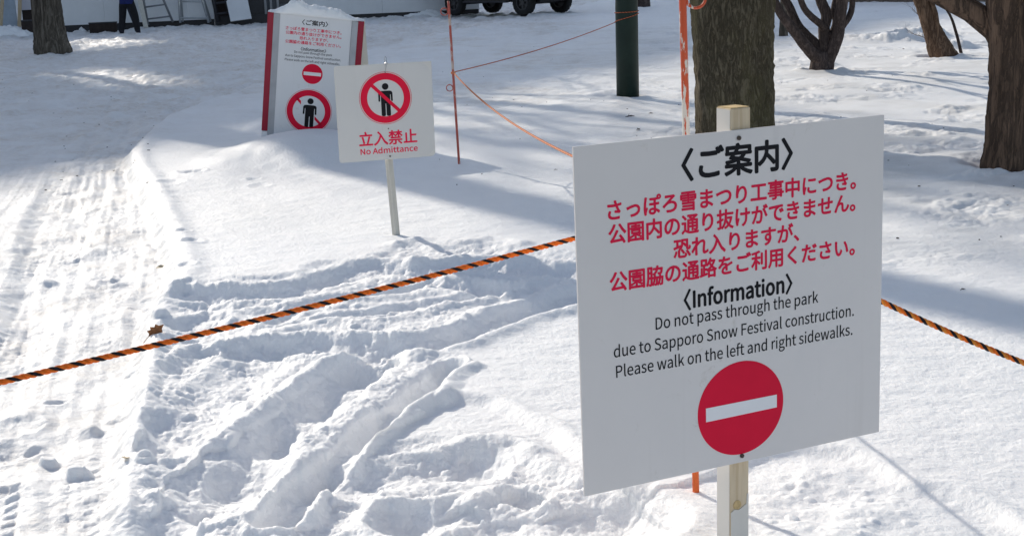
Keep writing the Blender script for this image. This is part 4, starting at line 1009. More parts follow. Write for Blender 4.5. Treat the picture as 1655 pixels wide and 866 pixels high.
def front_sign():
    px, py = 0.586, 3.497
    yaw, tilt, roll = rad(24.34), rad(-0.57), rad(-0.25)
    bx, by, bz = 0.584, 3.42, 0.715
    z0 = ground_z(px, py)
    t = thing('notice_sign', 'large square white notice board with red and black text on a raw timber post', 'sign', (px, py, 0))
    w_, h_ = 0.931, 0.887
    T = Matrix.Translation((bx - px, by - py, bz)) @ Matrix.Rotation(yaw, 4, 'Z') @ Matrix.Rotation(tilt, 4, 'X') @ Matrix.Rotation(roll, 4, 'Y')
    b = MB().box((0, 0.0035, 0), (w_, 0.007, h_), bev=0.0012).build('board', M['board'], t)
    b.matrix_local = T
    y = -0.0007
    notice_texts(b, 1, 0, 0, dict(
        head=[(HEAD, -0.164, 0.168, 0.3365, 0.0855, 0.030)],
        red=[(JP[0], -0.377, 0.373, 0.2585, 0.0535, 0.027), (JP[1], -0.376, 0.372, 0.199, 0.0535, 0.027),
             (JP[2], -0.192, 0.190, 0.1395, 0.0535, 0.027), (JP[3], -0.376, 0.372, 0.079, 0.0535, 0.027)],
        info=[(INFO, -0.164, 0.168, 0.002, 0.0580, 0.030)],
        black=[(EN[0], -0.249, 0.253, -0.040, 0.0415, 0.006), (EN[1], -0.371, 0.372, -0.094, 0.0415, 0.006),
               (EN[2], -0.366, 0.368, -0.1468, 0.0415, 0.006)]), y)
    sheet('no_entry_disc', disc_poly(0.006, -0.292, 0.128, 96, 1.05), -0.0007, -0.0001, M['sign_red'], b)
    sheet('no_entry_bar', [(-0.1035, -0.3115), (0.119, -0.3095), (0.119, -0.274), (-0.1035, -0.274)], -0.0014, -0.0008, M['sign_white'], b)
    for sx, sz in ((0.004, 0.423), (0.007, -0.425)):
        s = MB()
        s.prism(disc_poly(sx, sz, 0.0058, 14), -0.004, 0.0005)
        s.box((sx, -0.0045, sz), (0.008, 0.0015, 0.0016))
        s.box((sx, -0.0047, sz), (0.0016, 0.0015, 0.008))
        s.build('screw', M['screw'], b)
    # 6 cm square timber behind the board
    pz1, pz0 = 1.212, -0.35
    P = Matrix.Rotation(yaw + rad(3), 4, 'Z')
    o = (Vector((bx - px, by - py, 0)) + Matrix.Rotation(yaw, 3, 'Z') @ Vector((0.012, 0.043, 0)))
    p = MB().box((0, 0, (pz0 + pz1) / 2), (0.061, 0.061, pz1 - pz0), bev=0.0025).build('post', M['pine_post'], t)
    p.matrix_local = Matrix.Translation(o) @ P
    MB().box((0, 0, pz1 + 0.0012), (0.056, 0.056, 0.002)).build('cut_end', M['endgrain'], p)
    k = MB().prism(disc_poly(-0.008, 0.145, 0.013, 20), -0.0318, -0.0305)
    k.build('knot', M['endgrain'], p)
    wl = board_material('sunlit_side_and_wrap', (0.66, 0.63, 0.58))  # one pale tone for the sunlit face and the paper wrap
    MB().box((-0.0313, 0, (pz0 + pz1) / 2), (0.001, 0.0555, pz1 - pz0 - 0.006)).build('sunlit_side', wl, p)  # left face coloured paler for the sun falling on it
    MB().prism([(-0.029, -0.3), (0.029, -0.3), (0.029, 0.168), (0.024, 0.172), (0.022, 0.142), (0.010, 0.136), (-0.004, 0.130), (-0.018, 0.134), (-0.029, 0.126)], -0.0325, -0.0308).build('peeling_wrap', wl, p)
    return t


def pictogram(mb, cx, cz, k, y0, y1, mi):
    """standing figure: round head, shoulders with hanging arms, two legs"""
    mb.prism(disc_poly(cx + 0.002 * k, cz + 0.098 * k, 0.028 * k, 24), y0, y1, mi=mi)
    body = [(-0.036, 0.062), (-0.052, 0.058), (-0.061, 0.044), (-0.062, -0.022), (-0.055, -0.028), (-0.047, -0.022), (-0.045, 0.030), (-0.040, 0.030),
            (-0.040, -0.142), (-0.031, -0.150), (-0.012, -0.150), (-0.004, -0.142), (-0.003, -0.045), (0.003, -0.045), (0.004, -0.142), (0.012, -0.150), (0.031, -0.150), (0.040, -0.142),
            (0.040, 0.030), (0.045, 0.030), (0.047, -0.022), (0.055, -0.028), (0.062, -0.022), (0.061, 0.044), (0.052, 0.058), (0.036, 0.062)]
    mb.prism([(cx + a * k, cz + b * k) for a, b in body], y0, y1, mi=mi)


def slash(cx, cz, r, wdt, side=0, gap=0.0):
    """45 degree bar from upper left to lower right inside a ring; side -1 / 1 = only that half, ending at |x| = gap"""
    d = wdt / 2 * math.sqrt(2)
    a0, a1 = -r * 0.58, r * 0.58
    if side < 0:
        a1 = -gap
    if side > 0:
        a0 = gap
    return [(cx + a0, cz - a0 - d * 0.5), (cx + a1, cz - a1 - d * 0.5), (cx + a1 + (0 if side else d * 0.5), cz - a1 + d * 0.5 - (0 if side else d * 0.5)), (cx + a0, cz - a0 + d * 0.5)]


def no_admittance_sign():
    px, py = -0.694, 8.085
    yaw = rad(16.7)
    t = thing('no_admittance_sign', 'small white no admittance sign with a crossed-out figure on a thin white stake', 'sign', (px, py, 0))
    T = Matrix.Translation((-0.713 - px, 8.05 - py, 0.74)) @ Matrix.Rotation(yaw, 4, 'Z')
    b = MB().prism(rounded(-0.29, 0.289, -0.281, 0.281, (0.006, 0.012, 0.012, 0.028)), 0.0, 0.005).build('board', M['plastic'], t)
    b.matrix_local = T
    # second sheet behind, its corners show lighter
    MB().prism(rounded(-0.2905, 0.291, -0.279, 0.2825, (0.003, 0.02, 0.02, 0.03)), 0.0055, 0.009).build('backing_sheet', M['plastic_back'], b)
    MB().prism(rounded(-0.288, 0.2875, -0.279, 0.2795, (0.085, 0.012, 0.012, 0.075), 12), -0.0010, -0.0002).build('printed_film', board_material('printed_film', (0.68, 0.67, 0.65), 0.12), b)
    cx, cz = 0.003, 0.083
    e = MB().ring(cx, cz, 0.1545, 0.152, -0.0018, -0.0011, kx=1.02)
    e.ring(cx, cz, 0.147, 0.108, -0.0018, -0.0011, kx=1.02)
    e.prism(slash(cx, cz, 0.158, 0.040), -0.0030, -0.0019)
    e.build('prohibition_ring', M['sign_red'], b)
    p = MB()
    pictogram(p, cx, cz - 0.001, 0.70, -0.0018, -0.0011, 0)
    p.build('pictogram', M['text_black'], b)
    lettering('kanji_lettering', [(NOKANJI, -0.168, 0.18, -0.1855, 0.090, 0.022)], M['text_red'], b, -0.0018)
    lettering('english_lettering', [(NOENG, -0.164, 0.181, -0.2410, 0.0445, 0.022)], M['text_red'], b, -0.0018)
    for sx, sz, r in ((0.009, 0.235, 0.004), (0.010, -0.098, 0.004), (0.011, -0.262, 0.0055)):
        MB().prism(disc_poly(sx, sz, r, 10), -0.005, 0.0).build('nail', M['screw'], b)
    hk = MB().tube([(0.009, -0.004, 0.235), (0.014, -0.01, 0.262), (0.020, -0.006, 0.29), (0.022, 0.004, 0.315), (0.017, 0.012, 0.325), (0.013, 0.016, 0.31), (0.014, 0.014, 0.28)], 0.0022, 6)
    hk.ico((0.017, 0.0, 0.283), 0.009, 1, rough=0.5)
    hk.build('wire_hook', M['wire'], b)
    top = Vector((0.003, 0.020, 1.0))
    leanx = -0.02
    p = MB().tube([(0.0, 0.0, -0.25), (0.0, 0.0, 0.0), (leanx, -0.004, 0.47), (leanx - 0.006, -0.006, 0.99)], [0.0235] * 4, 4)
    p.build('post', M['grey_post'], t)
    return t


def information_stand():
    ps = (-1.743, 12.4, 0.622)
    t = thing('information_stand', 'tall white information stand with red edges standing in a snow drift behind the small sign', 'sign', (-1.74, 12.45, 0))
    yaw, tilt, roll = STAND_ANG
    T = Matrix.Translation((ps[0] + 1.74, ps[1] - 12.45, ps[2])) @ Matrix.Rotation(yaw, 4, 'Z') @ Matrix.Rotation(tilt, 4, 'X') @ Matrix.Rotation(roll, 4, 'Y')
    zt, zb = 0.545, -0.90
    body = MB()
    body.box((0, 0.030, (zt + zb) / 2), (0.70, 0.02, zt - zb))
    front = body.build('front_board', M['panel'], t)
    front.matrix_local = T
    # grey sloping strips, red edge strips with a white foot
    for s in (-1, 1):
        x0, x1, x2 = s * 0.318, s * 0.372, s * 0.425
        MB().add([(x0, 0.001, zt - 0.006), (x1, -0.022, zt - 0.006), (x1, 0.03, zt - 0.006), (x0, 0.03, zt - 0.006), (x0, 0.001, zb), (x1, -0.022, zb), (x1, 0.03, zb), (x0, 0.03, zb)],
                 [(0, 1, 2, 3), (7, 6, 5, 4), (0, 4, 5, 1), (1, 5, 6, 2), (2, 6, 7, 3), (3, 7, 4, 0)]).build('bevel_strip', M['bevel'], front)
        MB().box(((x1 + x2) / 2 + s * 0.001, -0.003, (zt - 0.54) / 2), (abs(x2 - x1), 0.042, zt + 0.54)).build('red_edge', M['edge_red'], front)
        MB().box(((x1 + x2) / 2 + s * 0.001, -0.003, (-0.545 + zb) / 2), (abs(x2 - x1) - 0.002, 0.040, abs(zb + 0.545))).build('edge_foot', M['panel'], front)
    f = MB().box((-0.001, 0.008, (zt + zb) / 2 - 0.003), (0.632, 0.012, zt - zb - 0.006)).build('notice_panel', M['panel'], t)
    f.matrix_local = T
    y = 0.0013
    notice_texts(f, 1, 0, 0, dict(
        head=[(HEAD, -0.121, 0.107, 0.4625, 0.0505, 0.024)],
        red=[(JP[0], -0.262, 0.232, 0.405, 0.0335, 0.02), (JP[1], -0.260, 0.234, 0.3655, 0.0335, 0.02), (JP[2], -0.136, 0.117, 0.325, 0.0335, 0.02), (JP[3], -0.260, 0.234, 0.285, 0.0335, 0.02)],
        info=[(INFO, -0.119, 0.106, 0.226, 0.037, 0.024)],
        black=[(EN[0], -0.175, 0.162, 0.198, 0.0275, 0.01), (EN[1], -0.254, 0.243, 0.161, 0.0275, 0.01), (EN[2], -0.255, 0.239, 0.1225, 0.0275, 0.01)]), y)
    MB().prism(disc_poly(-0.002, 0.02, 0.092), y, 0.0022).build('no_entry_disc', M['sign_red'], f)
    MB().box((-0.002, y - 0.0006, 0.02), (0.156, 0.0010, 0.031)).build('no_entry_bar', M['sign_white'], f)
    cx, cz = -0.012, -0.33
    e = MB().ring(cx, cz, 0.2095, 0.2065, y, 0.0022).ring(cx, cz, 0.200, 0.146, y, 0.0022)
    e.prism(slash(cx, cz, 0.21, 0.046, -1, 0.075), y, 0.0022)
    e.prism(slash(cx, cz, 0.21, 0.046, 1, 0.055), y, 0.0022)
    e.build('prohibition_ring', M['sign_red'], f)
    p = MB()
    pictogram(p, cx + 0.008, cz - 0.002, 1.0, y, 0.0022, 0)
    p.build('pictogram', M['text_black'], f)
    # cheeks and the back leg of the A shape
    q = Matrix.Rotation(-tilt, 3, 'X')
    for s in (-1, 1):
        x = s * 0.4275
        vs = []
        foot = 0.98
        prof = [(0.02, zt), (0.055, zt), (0.02 + foot * 0.56, zb), (0.02, zb)]
        def sh(a, z):
            return 0.16 * (zt - z) * (a - 0.02) / (0.035 + foot * 0.56 * (zt - z) / (zt - zb))
        MB().add([(x + sh(a, z), a, z) for a, z in prof] + [(x + sh(a, z) - s * 0.012, a, z) for a, z in prof], [(0, 1, 2, 3), (7, 6, 5, 4), (0, 4, 5, 1), (1, 5, 6, 2), (2, 6, 7, 3), (3, 7, 4, 0)]).build('side_board', M['cream'], front)
    bk = MB()
    BS = 0.16 * (zt - zb)
    bk.add([(-0.41, 0.058, zt), (0.41, 0.058, zt), (0.41 + BS, 0.02 + foot * 0.56, zb), (-0.41 + BS, 0.02 + foot * 0.56, zb), (-0.41, 0.046, zt), (0.41, 0.046, zt), (0.41 + BS, 0.008 + foot * 0.56, zb), (-0.41 + BS, 0.008 + foot * 0.56, zb)],
           [(0, 1, 2, 3), (7, 6, 5, 4), (0, 4, 5, 1), (1, 5, 6, 2), (2, 6, 7, 3), (3, 7, 4, 0)])
    b2 = bk.build('back_board', M['panel'], t)
    b2.matrix_local = T
    # snow lying along the top
    n, m_ = 90, 22
    vs, fs = [], []
    for i in range(n + 1):
        u = -1 + 2 * i / n
        env = (1 - abs(u) ** 5) ** 0.7
        xx = u * 0.425
        nx = np.array([xx])
        prof = 0.032 + 0.095 * math.exp(-((u + 0.42) / 0.26) ** 2) + 0.055 * math.exp(-((u - 0.02) / 0.22) ** 2) + 0.048 * math.exp(-((u - 0.38) / 0.2) ** 2) + 0.018 * float(fbm(nx * 1.0, nx * 0 + 3, 0.10, 3, 0.5, 5)[0])
        hh = max(0.002, prof * env)
        for j in range(m_ + 1):
            a = PI * j / m_
            rr_ = 1 + 0.16 * float(fbm(np.array([xx]), np.array([a * 0.06]), 0.05, 3, 0.6, 8)[0])
            vs.append((xx, 0.032 - math.cos(a) * (0.056 if j < m_ / 2 else 0.045) * (0.75 + 0.25 * env), zt - 0.001 + hh * math.sin(a) ** 0.8 * rr_))
    for i in range(n):
        for j in range(m_):
            a = i * (m_ + 1) + j
            fs.append((a, a + 1, a + m_ + 2, a + m_ + 1))
        fs.append((i * (m_ + 1), (i + 1) * (m_ + 1), (i + 1) * (m_ + 1) + m_, i * (m_ + 1) + m_))
    fs.append(tuple(range(m_ + 1)))
    fs.append(tuple(n * (m_ + 1) + j for j in range(m_ + 1)))
    c = MB().add(vs, fs).build('settled_snow', M['snow'], None, True)
    c.matrix_world = Matrix.Translation((-1.74, 12.45, 0)) @ T
    c['kind'] = 'thing'
    tag(c, 'lumpy ridge of snow lying along the top of the information stand', 'snow')
    return t


STAND_ANG = (rad(4.0), rad(9.0), rad(8.0))
front_sign()
no_admittance_sign()
information_stand()


# ------------------------------------------------------------------ stakes and ropes
def loop_pts(c, r, turns=1.15, ax=Vector((1, 0, 0)), ay=Vector((0, 0, 1)), drift=Vector((0, 0.014, 0)), start=0.0, n=26):
    return [Vector(c) + ax * math.cos(start + 2 * PI * turns * k / n) * r + ay * math.sin(start + 2 * PI * turns * k / n) * r + drift * (k / n) for k in range(n + 1)]


def stake(name, label, base, top, mat, low, loops, r=0.0098, lowh=0.45):
    t = thing(name, label, 'stake', base)
    d = Vector(top) - Vector(base)
    N = 24
    zs = [-0.3 / d.z] + [k / N for k in range(N + 1)]
    cut = lowh / d.z
    MB().tube([d * q for q in zs if q >= cut] if low else [d * q for q in zs], r, 12).build('rod', mat, t, True)
    if low:
        MB().tube([d * q for q in zs if q < cut] + [d * cut * 1.01], r * 0.985, 12).build('painted_foot', low, t, True)
    for fz, sd, rr in loops:
        c = d * fz + Vector((sd * (rr + r), 0, 0))
        MB().tube(loop_pts(c, rr, start=PI if sd > 0 else 0), 0.0042, 8).build('rope_loop', mat, t, True)
    return t


OB = Vector((0.534, 3.872, 0.0))
OT = Vector((0.495, 3.835, 1.62))
stake('rope_stake', 'red and white flaked steel stake rising behind the large notice board', OB, OT, M['stake_front'], M['stake_low'], [(1.475 / 1.62, 1, 0.027)], 0.0105, 0.62)
RB = Vector((-0.397, 10.894, ground_z(-0.397, 10.894)))
RT = Vector((-0.425, 10.87, 1.29))
stake('rope_stake', 'thin dull red stake between the small sign and the green post', RB, RT, M['stake_far'], None, [(0.607 / 1.28, -1, 0.026), (1.20 / 1.28, -1, 0.028)], 0.0098)


def rope(name, label, pts, dia, pitch, mats, seg=0.004, group=None, sides=7):
    """three strands laid round each other along a line"""
    P = [Vector(p) for p in pts]
    L = [0]
    for a, b in zip(P, P[1:]):
        L.append(L[-1] + (b - a).length)
    total = L[-1]
    n = max(24, int(total / seg))
    cl = []
    j = 0
    for k in range(n + 1):
        s = total * k / n
        while j < len(L) - 2 and s > L[j + 1]:
            j += 1
        f_ = (s - L[j]) / max(1e-9, L[j + 1] - L[j])
        cl.append(P[j].lerp(P[j + 1], min(1, f_)))
    mb = MB()
    t = (cl[1] - cl[0]).normalized()
    a = t.cross(Vector((0, 0, 1))).normalized()
    fr = []
    for k in range(n + 1):
        t = (cl[min(k + 1, n)] - cl[max(k - 1, 0)]).normalized()
        a = (a - t * a.dot(t)).normalized()
        fr.append((a.copy(), t.cross(a)))
    for q in range(3):
        sp = []
        for k in range(n + 1):
            an = 2 * PI * (total * k / n / pitch + q / 3)
            sp.append(cl[k] + (fr[k][0] * math.cos(an) + fr[k][1] * math.sin(an)) * dia * 0.245)
        mb.tube(sp, dia * 0.275, sides, q)
    o = mb.build(name, mats, None, True)
    tag(o, label, 'rope', group)
    return o


def sag(a, b, s, n=40):
    a, b = Vector(a), Vector(b)
    return [a.lerp(b, k / n) - Vector((0, 0, 4 * s * (k / n) * (1 - k / n))) for k in range(n + 1)]


knot = OB.lerp(OT, 0.545)
stripe = [M['rope_black'], M['rope_orange'], M['rope_orange']]
lend = at_depth(0, 617, 2.9)
lend2 = knot + (lend + Vector((0, 0, 0.014)) - knot) * 1.45
def wrap(c, r, turns, n=20, rise=0.012):
    return [Vector(c) + Vector((math.cos(2 * PI * turns * k / n + 2.4) * r, math.sin(2 * PI * turns * k / n + 2.4) * r, rise * k / n)) for k in range(n + 1)]
rope('barrier_rope', 'orange and black twisted rope stretched across the left half in front of the trodden snow', sag(lend2, knot + Vector((-0.018, -0.01, 0)), 0.018) + wrap(knot, 0.0175, 2.0), 0.0148, 0.047, stripe)
rend = at_depth(1655, 589, 3.75)
rope('barrier_rope', 'orange and black twisted rope running down to the right from behind the large notice board', wrap(knot + Vector((0, 0, 0.02)), 0.0175, 1.5) + sag(knot + Vector((0.018, -0.01, 0.015)), knot + (rend - knot) * 1.4 + Vector((0, 0, 0.05)), 0.045), 0.0168, 0.048, [M['rope_black'], M['rope_orange'], plain('rope_yellow_orange', (0.78, 0.26, 0.04), 0.7, 0.2, vary=0.2, scale=150, bumpy=0.6, bscale=500)])
rk = RB.lerp(RT, 0.562)
ok2 = OB.lerp(OT, 0.56)
rope('barrier_rope', 'pale orange rope sagging from the thin far stake towards the large notice board', wrap(rk, 0.015, 1.5, 16) + sag(rk + Vector((0.01, -0.012, 0)), ok2 + Vector((-0.01, 0.015, 0)), 0.10, 60), 0.0115, 0.04, [M['rope_faded'], M['rope_faded'], plain('rope_pale', (0.70, 0.36, 0.20), 0.75, 0.2, vary=0.2, scale=120)], 0.006, sides=6)
gr = 0.13
gk = Vector((GP[0] - gr - 0.004, GP[1] - 0.035, 0.855))
thin = plain('rope_thin_red', (0.36, 0.07, 0.03), 0.75, 0.2, vary=0.2, scale=120)
pts = sag(rk + Vector((0.012, 0.004, 0.012)), gk, 0.035, 40)
for k in range(31):
    an = PI + 2 * PI * 1.55 * k / 30
    pts.append(Vector((GP[0] + (gr + 0.006) * math.cos(an), GP[1] + (gr + 0.006) * math.sin(an), 0.855 + 0.075 * min(1, k / 8) + 0.045 * k / 30)))
rope('barrier_rope', 'thin reddish rope tied from the far stake up to the dark green post', pts, 0.0095, 0.035, [thin, thin, M['rope_faded']], 0.008, sides=6)

# dark green steel post
t = thing('lamp_post', 'dark green round steel post wrapped with orange cord', 'lamp post', (GP[0], GP[1], 0))
MB().tube([(0, 0, -0.3), (0, 0, 0.9), (0, 0, 2.5), (-0.01, 0, 4.2)], [gr, gr * 0.985, gr * 0.96, gr * 0.5], 40).build('pole', M['green_paint'], t, True)


# ------------------------------------------------------------------ trees
def trunk_mesh(mb, path, radii, n=48, lobes=5, lob=0.06, fine=0.03, seed=0, flare=0.0, step=0.03):
    """a trunk whose section is uneven: buttress lobes, bark ribs"""
    P = [Vector(p) for p in path]
    L = [0]
    for a, b in zip(P, P[1:]):
        L.append(L[-1] + (b - a).length)
    N = int(L[-1] / step)
    rnd = random.Random(seed)
    ph = [rnd.random() * 6.28 for _ in range(6)]
    vs, fs = [], []
    j = 0
    K = np.arange(n) * 2 * PI / n
    for k in range(N + 1):
        s = L[-1] * k / N
        while j < len(L) - 2 and s > L[j + 1]:
            j += 1
        f_ = (s - L[j]) / (L[j + 1] - L[j])
        c = P[j].lerp(P[j + 1], f_)
        r = radii[j] + (radii[j + 1] - radii[j]) * f_
        hz = c.z
        fl = flare * math.exp(-max(0, hz) / 0.22)
        m = 1 + (lob + fl) * np.sin(lobes * K + ph[0] + 0.35 * hz) * 0.5 + lob * 0.6 * np.sin(3 * K + ph[1] - 0.5 * hz) + fl
        m = m + fine * fbm(K * 3.2 * (r / 0.3) + ph[2], np.full(n, hz * 1.1), 0.30, 4, 0.6, seed + 3) + fine * 0.7 * np.abs(perlin(np.cos(K) * 9, np.sin(K) * 9 + hz * 1.3, seed + 9))
        for q in range(n):
            vs.append((c.x + r * m[q] * math.cos(K[q]), c.y + r * m[q] * math.sin(K[q]), c.z))
    for k in range(N):
        for q in range(n):
            fs.append((k * n + q, k * n + (q + 1) % n, (k + 1) * n + (q + 1) % n, (k + 1) * n + q))
    fs.append(tuple(N * n + q for q in range(n)))
    return mb.add(vs, fs)


def limb(mb, p, d, length, r, depth, rnd, n=7, up=0.15):
    """a crooked bare branch and the twigs it carries"""
    pts, rs = [Vector(p)], [r]
    k = 5 if depth > 0 else 3
    q = Vector(p)
    d = Vector(d).normalized()
    for i in range(k):
        d = (d + Vector((rnd.gauss(0, 0.17), rnd.gauss(0, 0.17), rnd.gauss(0, 0.12) + up * 0.5))).normalized()
        q = q + d * (length / k)
        pts.append(q.copy())
        rs.append(r * (1 - 0.62 * (i + 1) / k))
    mb.tube(pts, rs, n, cap=False)
    if depth <= 0:
        return
    for i in range(1, k + 1):
        for _ in range(2 if depth > 1 else 1 + (rnd.random() < 0.6)):
            a = rnd.random() * 2 * PI
            side = Vector((math.cos(a), math.sin(a), 0.35 + rnd.random() * 0.5))
            nd = (d * 0.55 + side * 0.75).normalized()
            limb(mb, pts[i], nd, length * (0.42 + 0.22 * rnd.random()), rs[i] * 0.62, depth - 1, rnd, max(4, n - 2), up)


def tree(name, label, base, path, radii, bark, crown_z, seed, nlimb=7, llen=3.0, lr=0.09, depth=2, group=None, lower=(), **kw):
    t = thing(name, label, 'tree', (base[0], base[1], 0), group=group)
    mb = MB()
    trunk_mesh(mb, path, radii, seed=seed, **kw)
    for pts, rs in lower:
        mb.tube(pts, rs, 14, rough=0.05, seed=seed)
    mb.build('trunk', M[bark], t, True)
    rnd = random.Random(seed)
    cr = MB()
    P = [Vector(p) for p in path]
    for i in range(nlimb):
        z = crown_z + (P[-1].z - crown_z) * i / max(1, nlimb - 1)
        for a, b in zip(P, P[1:]):
            if a.z <= z <= b.z:
                c = a.lerp(b, (z - a.z) / (b.z - a.z))
        an = i * 2.4 + rnd.random()
        limb(cr, c, (math.cos(an), math.sin(an), 0.55 + 0.4 * i / nlimb), llen * (1.1 - 0.45 * i / nlimb), lr * (1 - 0.5 * i / nlimb), depth, rnd)
    if nlimb:
        cr.build('crown', M[bark], t, True)
    return t


bx, by = 1.95, 11.72
tree('big_tree', 'thick mossy grey tree trunk directly behind the large notice board', (bx, by),
     [(0.02, 0, -0.3), (0.015, 0, 0.0), (0.0, 0, 0.5), (-0.02, 0.0, 1.1), (-0.05, 0.02, 2.2), (-0.02, 0.05, 4.0), (0.1, 0.1, 9.0)],
     [0.335, 0.33, 0.325, 0.345, 0.34, 0.28, 0.12], 'bark_big', 3.2, 3, 7, 3.2, 0.10, 2, lobes=5, lob=0.045, fine=0.05, n=72, flare=0.04)
bx, by = 3.80, 9.86
tree('brown_tree', 'stout brown trunk with smooth bark patches at the right edge of the picture', (bx, by),
     [(0.02, 0, -0.3), (0.0, 0, 0.0), (0.0, 0, 0.55), (-0.01, 0.0, 0.95), (-0.03, 0, 1.25), (0.02, 0.02, 2.2), (0.1, 0.1, 6.0)],
     [0.34, 0.315, 0.30, 0.315, 0.335, 0.28, 0.12], 'bark_brown', 2.4, 11, 6, 2.4, 0.09, 2, lobes=3, lob=0.10, fine=0.05, n=72, flare=0.10,
     lower=[([(-0.12, 0.0, 0.78), (-0.26, 0.03, 0.99), (-0.44, 0.06, 1.12), (-0.72, 0.1, 1.27), (-1.1, 0.2, 1.55), (-1.5, 0.3, 2.1)], [0.13, 0.10, 0.082, 0.07, 0.06, 0.04])])
bx, by = G(78, 82)
tree('park_tree', 'grey furrowed trunk standing alone at the upper left corner before the white wall', (bx, by + 0.3),
     [(0.0, 0, -0.3), (0.0, 0, 0.0), (-0.02, 0, 0.4), (-0.03, 0.0, 1.2), (-0.05, 0.02, 3.0), (0.1, 0.1, 11.0)],
     [0.37, 0.36, 0.325, 0.305, 0.28, 0.12], 'bark_grey', 4.5, 21, 7, 3.6, 0.10, 2, lobes=5, lob=0.05, fine=0.05, n=56, flare=0.10, step=0.05)
bx, by = G(1268, 59)
tree('slim_tree', 'slim pale trunk seen between the mossy trunk and the many-stemmed tree', (bx, by + 0.1),
     [(0, 0, -0.2), (0, 0, 0), (0.01, 0, 0.4), (0.02, 0, 1.5), (0.05, 0.1, 5)], [0.09, 0.085, 0.075, 0.075, 0.03], 'bark_grey', 2.2, 31, 6, 1.3, 0.03, 1, n=24, fine=0.03)
bx, by = G(1041, 12)
tree('slim_tree', 'short piece of dark trunk showing just right of the green post', (bx, by + 0.15),
     [(0, 0, -0.2), (0, 0, 0), (0, 0, 0.5), (0.0, 0, 2.0), (0.05, 0.1, 8)], [0.22, 0.20, 0.17, 0.16, 0.05], 'bark_smooth', 3.0, 41, 6, 2.2, 0.06, 1, n=24, fine=0.03)

_a = rad(SUN_AZ)
TALL = (-0.26 + 20.5 * math.cos(_a), 9.36 + 20.5 * math.sin(_a))
# out of the picture to the left: the tall trunk whose long shadow crosses the snow behind the signs
tree('tall_tree', 'tall bare tree beyond the left edge of the picture', TALL,
     [(0, 0, -0.3), (0, 0, 0.0), (0, 0, 2.0), (0.05, 0, 6.0), (0.0, 0.05, 10.0), (0.0, 0.1, 13.0), (-0.2, 0.2, 19.0)], [0.60, 0.52, 0.46, 0.41, 0.34, 0.245, 0.06], 'bark_grey', 14.0, 51, 5, 2.2, 0.07, 1, n=32, fine=0.03, step=0.08)


tree('tall_tree', 'slimmer bare tree beyond the left edge, dappling the snow by the green post', (-0.3 + 29.0 * math.cos(_a), 12.6 + 29.0 * math.sin(_a)),
     [(0, 0, -0.3), (0, 0, 0.0), (0, 0, 4.0), (0.05, 0, 8.0), (0.0, 0.05, 12.0), (-0.2, 0.2, 18.0)], [0.30, 0.26, 0.22, 0.19, 0.15, 0.04], 'bark_grey', 12.3, 77, 9, 3.0, 0.075, 2, n=24, fine=0.03, step=0.1)


def many_stems():
    bx, by = G(1326, 113)
    d = math.hypot(bx, by) / FPX            # metres per photograph pixel there
    t = thing('branching_tree', 'low dark tree splitting into several curved stems at the snow', 'tree', (bx, by, 0))
    mb = MB()
    def st(px, r0, r1, dy=0.0):
        pts = []
        for i, (u, v) in enumerate(px):
            p = at_depth(u, v, by + dy * i / (len(px) - 1))
            pts.append(p - Vector((bx, by, 0)))
        pts = [Vector(p) for p in smooth([tuple(q) for q in pts], 5)]
        e = (pts[-1] - pts[-4]).normalized()
        x = pts[-1]
        tail = []
        for k in range(6):
            e = (e + Vector((random.gauss(0, 0.06), random.gauss(0, 0.06), 0.06))).normalized()
            x = x + e * 0.32
            tail.append(x.copy())
        n0, n1 = len(pts), len(tail)
        rs = [r0 + (r1 - r0) * (k / (n0 - 1)) for k in range(n0)] + [r1 * (1 - 0.13 * (k + 1)) for k in range(n1)]
        mb.tube(pts + tail, [0.86 * q for q in rs], 14, rough=0.06, seed=len(px))
        return tail
    tips = []
    tips += [st([(1326, 122), (1326, 100), (1318, 92), (1300, 72), (1280, 46), (1262, 22), (1246, -10)], 0.115, 0.062, -0.2)]
    tips += [st([(1330, 122), (1327, 98), (1320, 75), (1303, 58), (1288, 40), (1276, 12), (1262, -12)], 0.10, 0.060, 0.25)]
    tips += [st([(1331, 121), (1333, 96), (1333, 70), (1332, 45), (1336, 25), (1328, 5), (1322, -14)], 0.10, 0.078, 0.1)]
    tips += [st([(1333, 48), (1327, 40), (1312, 28), (1300, 14), (1292, -6)], 0.06, 0.045, -0.15)]
    tips += [st([(1336, 122), (1338, 100), (1346, 80), (1354, 58), (1357, 30), (1361, 8), (1362, -14)], 0.11, 0.082, -0.1)]
    tips += [st([(1353, 56), (1362, 42), (1372, 28), (1377, 12), (1378, -12)], 0.058, 0.042, 0.1)]
    tips += [st([(1340, 60), (1345, 52), (1350, 36), (1347, 16), (1352, -8)], 0.05, 0.04, 0.3)]
    mb.tube([(0, 0, -0.2), (0, 0, 0.0), (0.01, 0, 0.12), (0.02, 0, 0.24)], [0.17, 0.155, 0.14, 0.11], 20, rough=0.06, seed=9)
    mb.build('trunk', M['bark_smooth'], t, True)
    cr = MB()
    rnd = random.Random(5)
    for tail in tips:
        for p in tail[1::2]:
            a = rnd.random() * 6.28
            limb(cr, p, (math.cos(a), math.sin(a), 0.9), 1.1, 0.028, 1, rnd, 5)
    cr.build('crown', M['bark_smooth'], t, True)


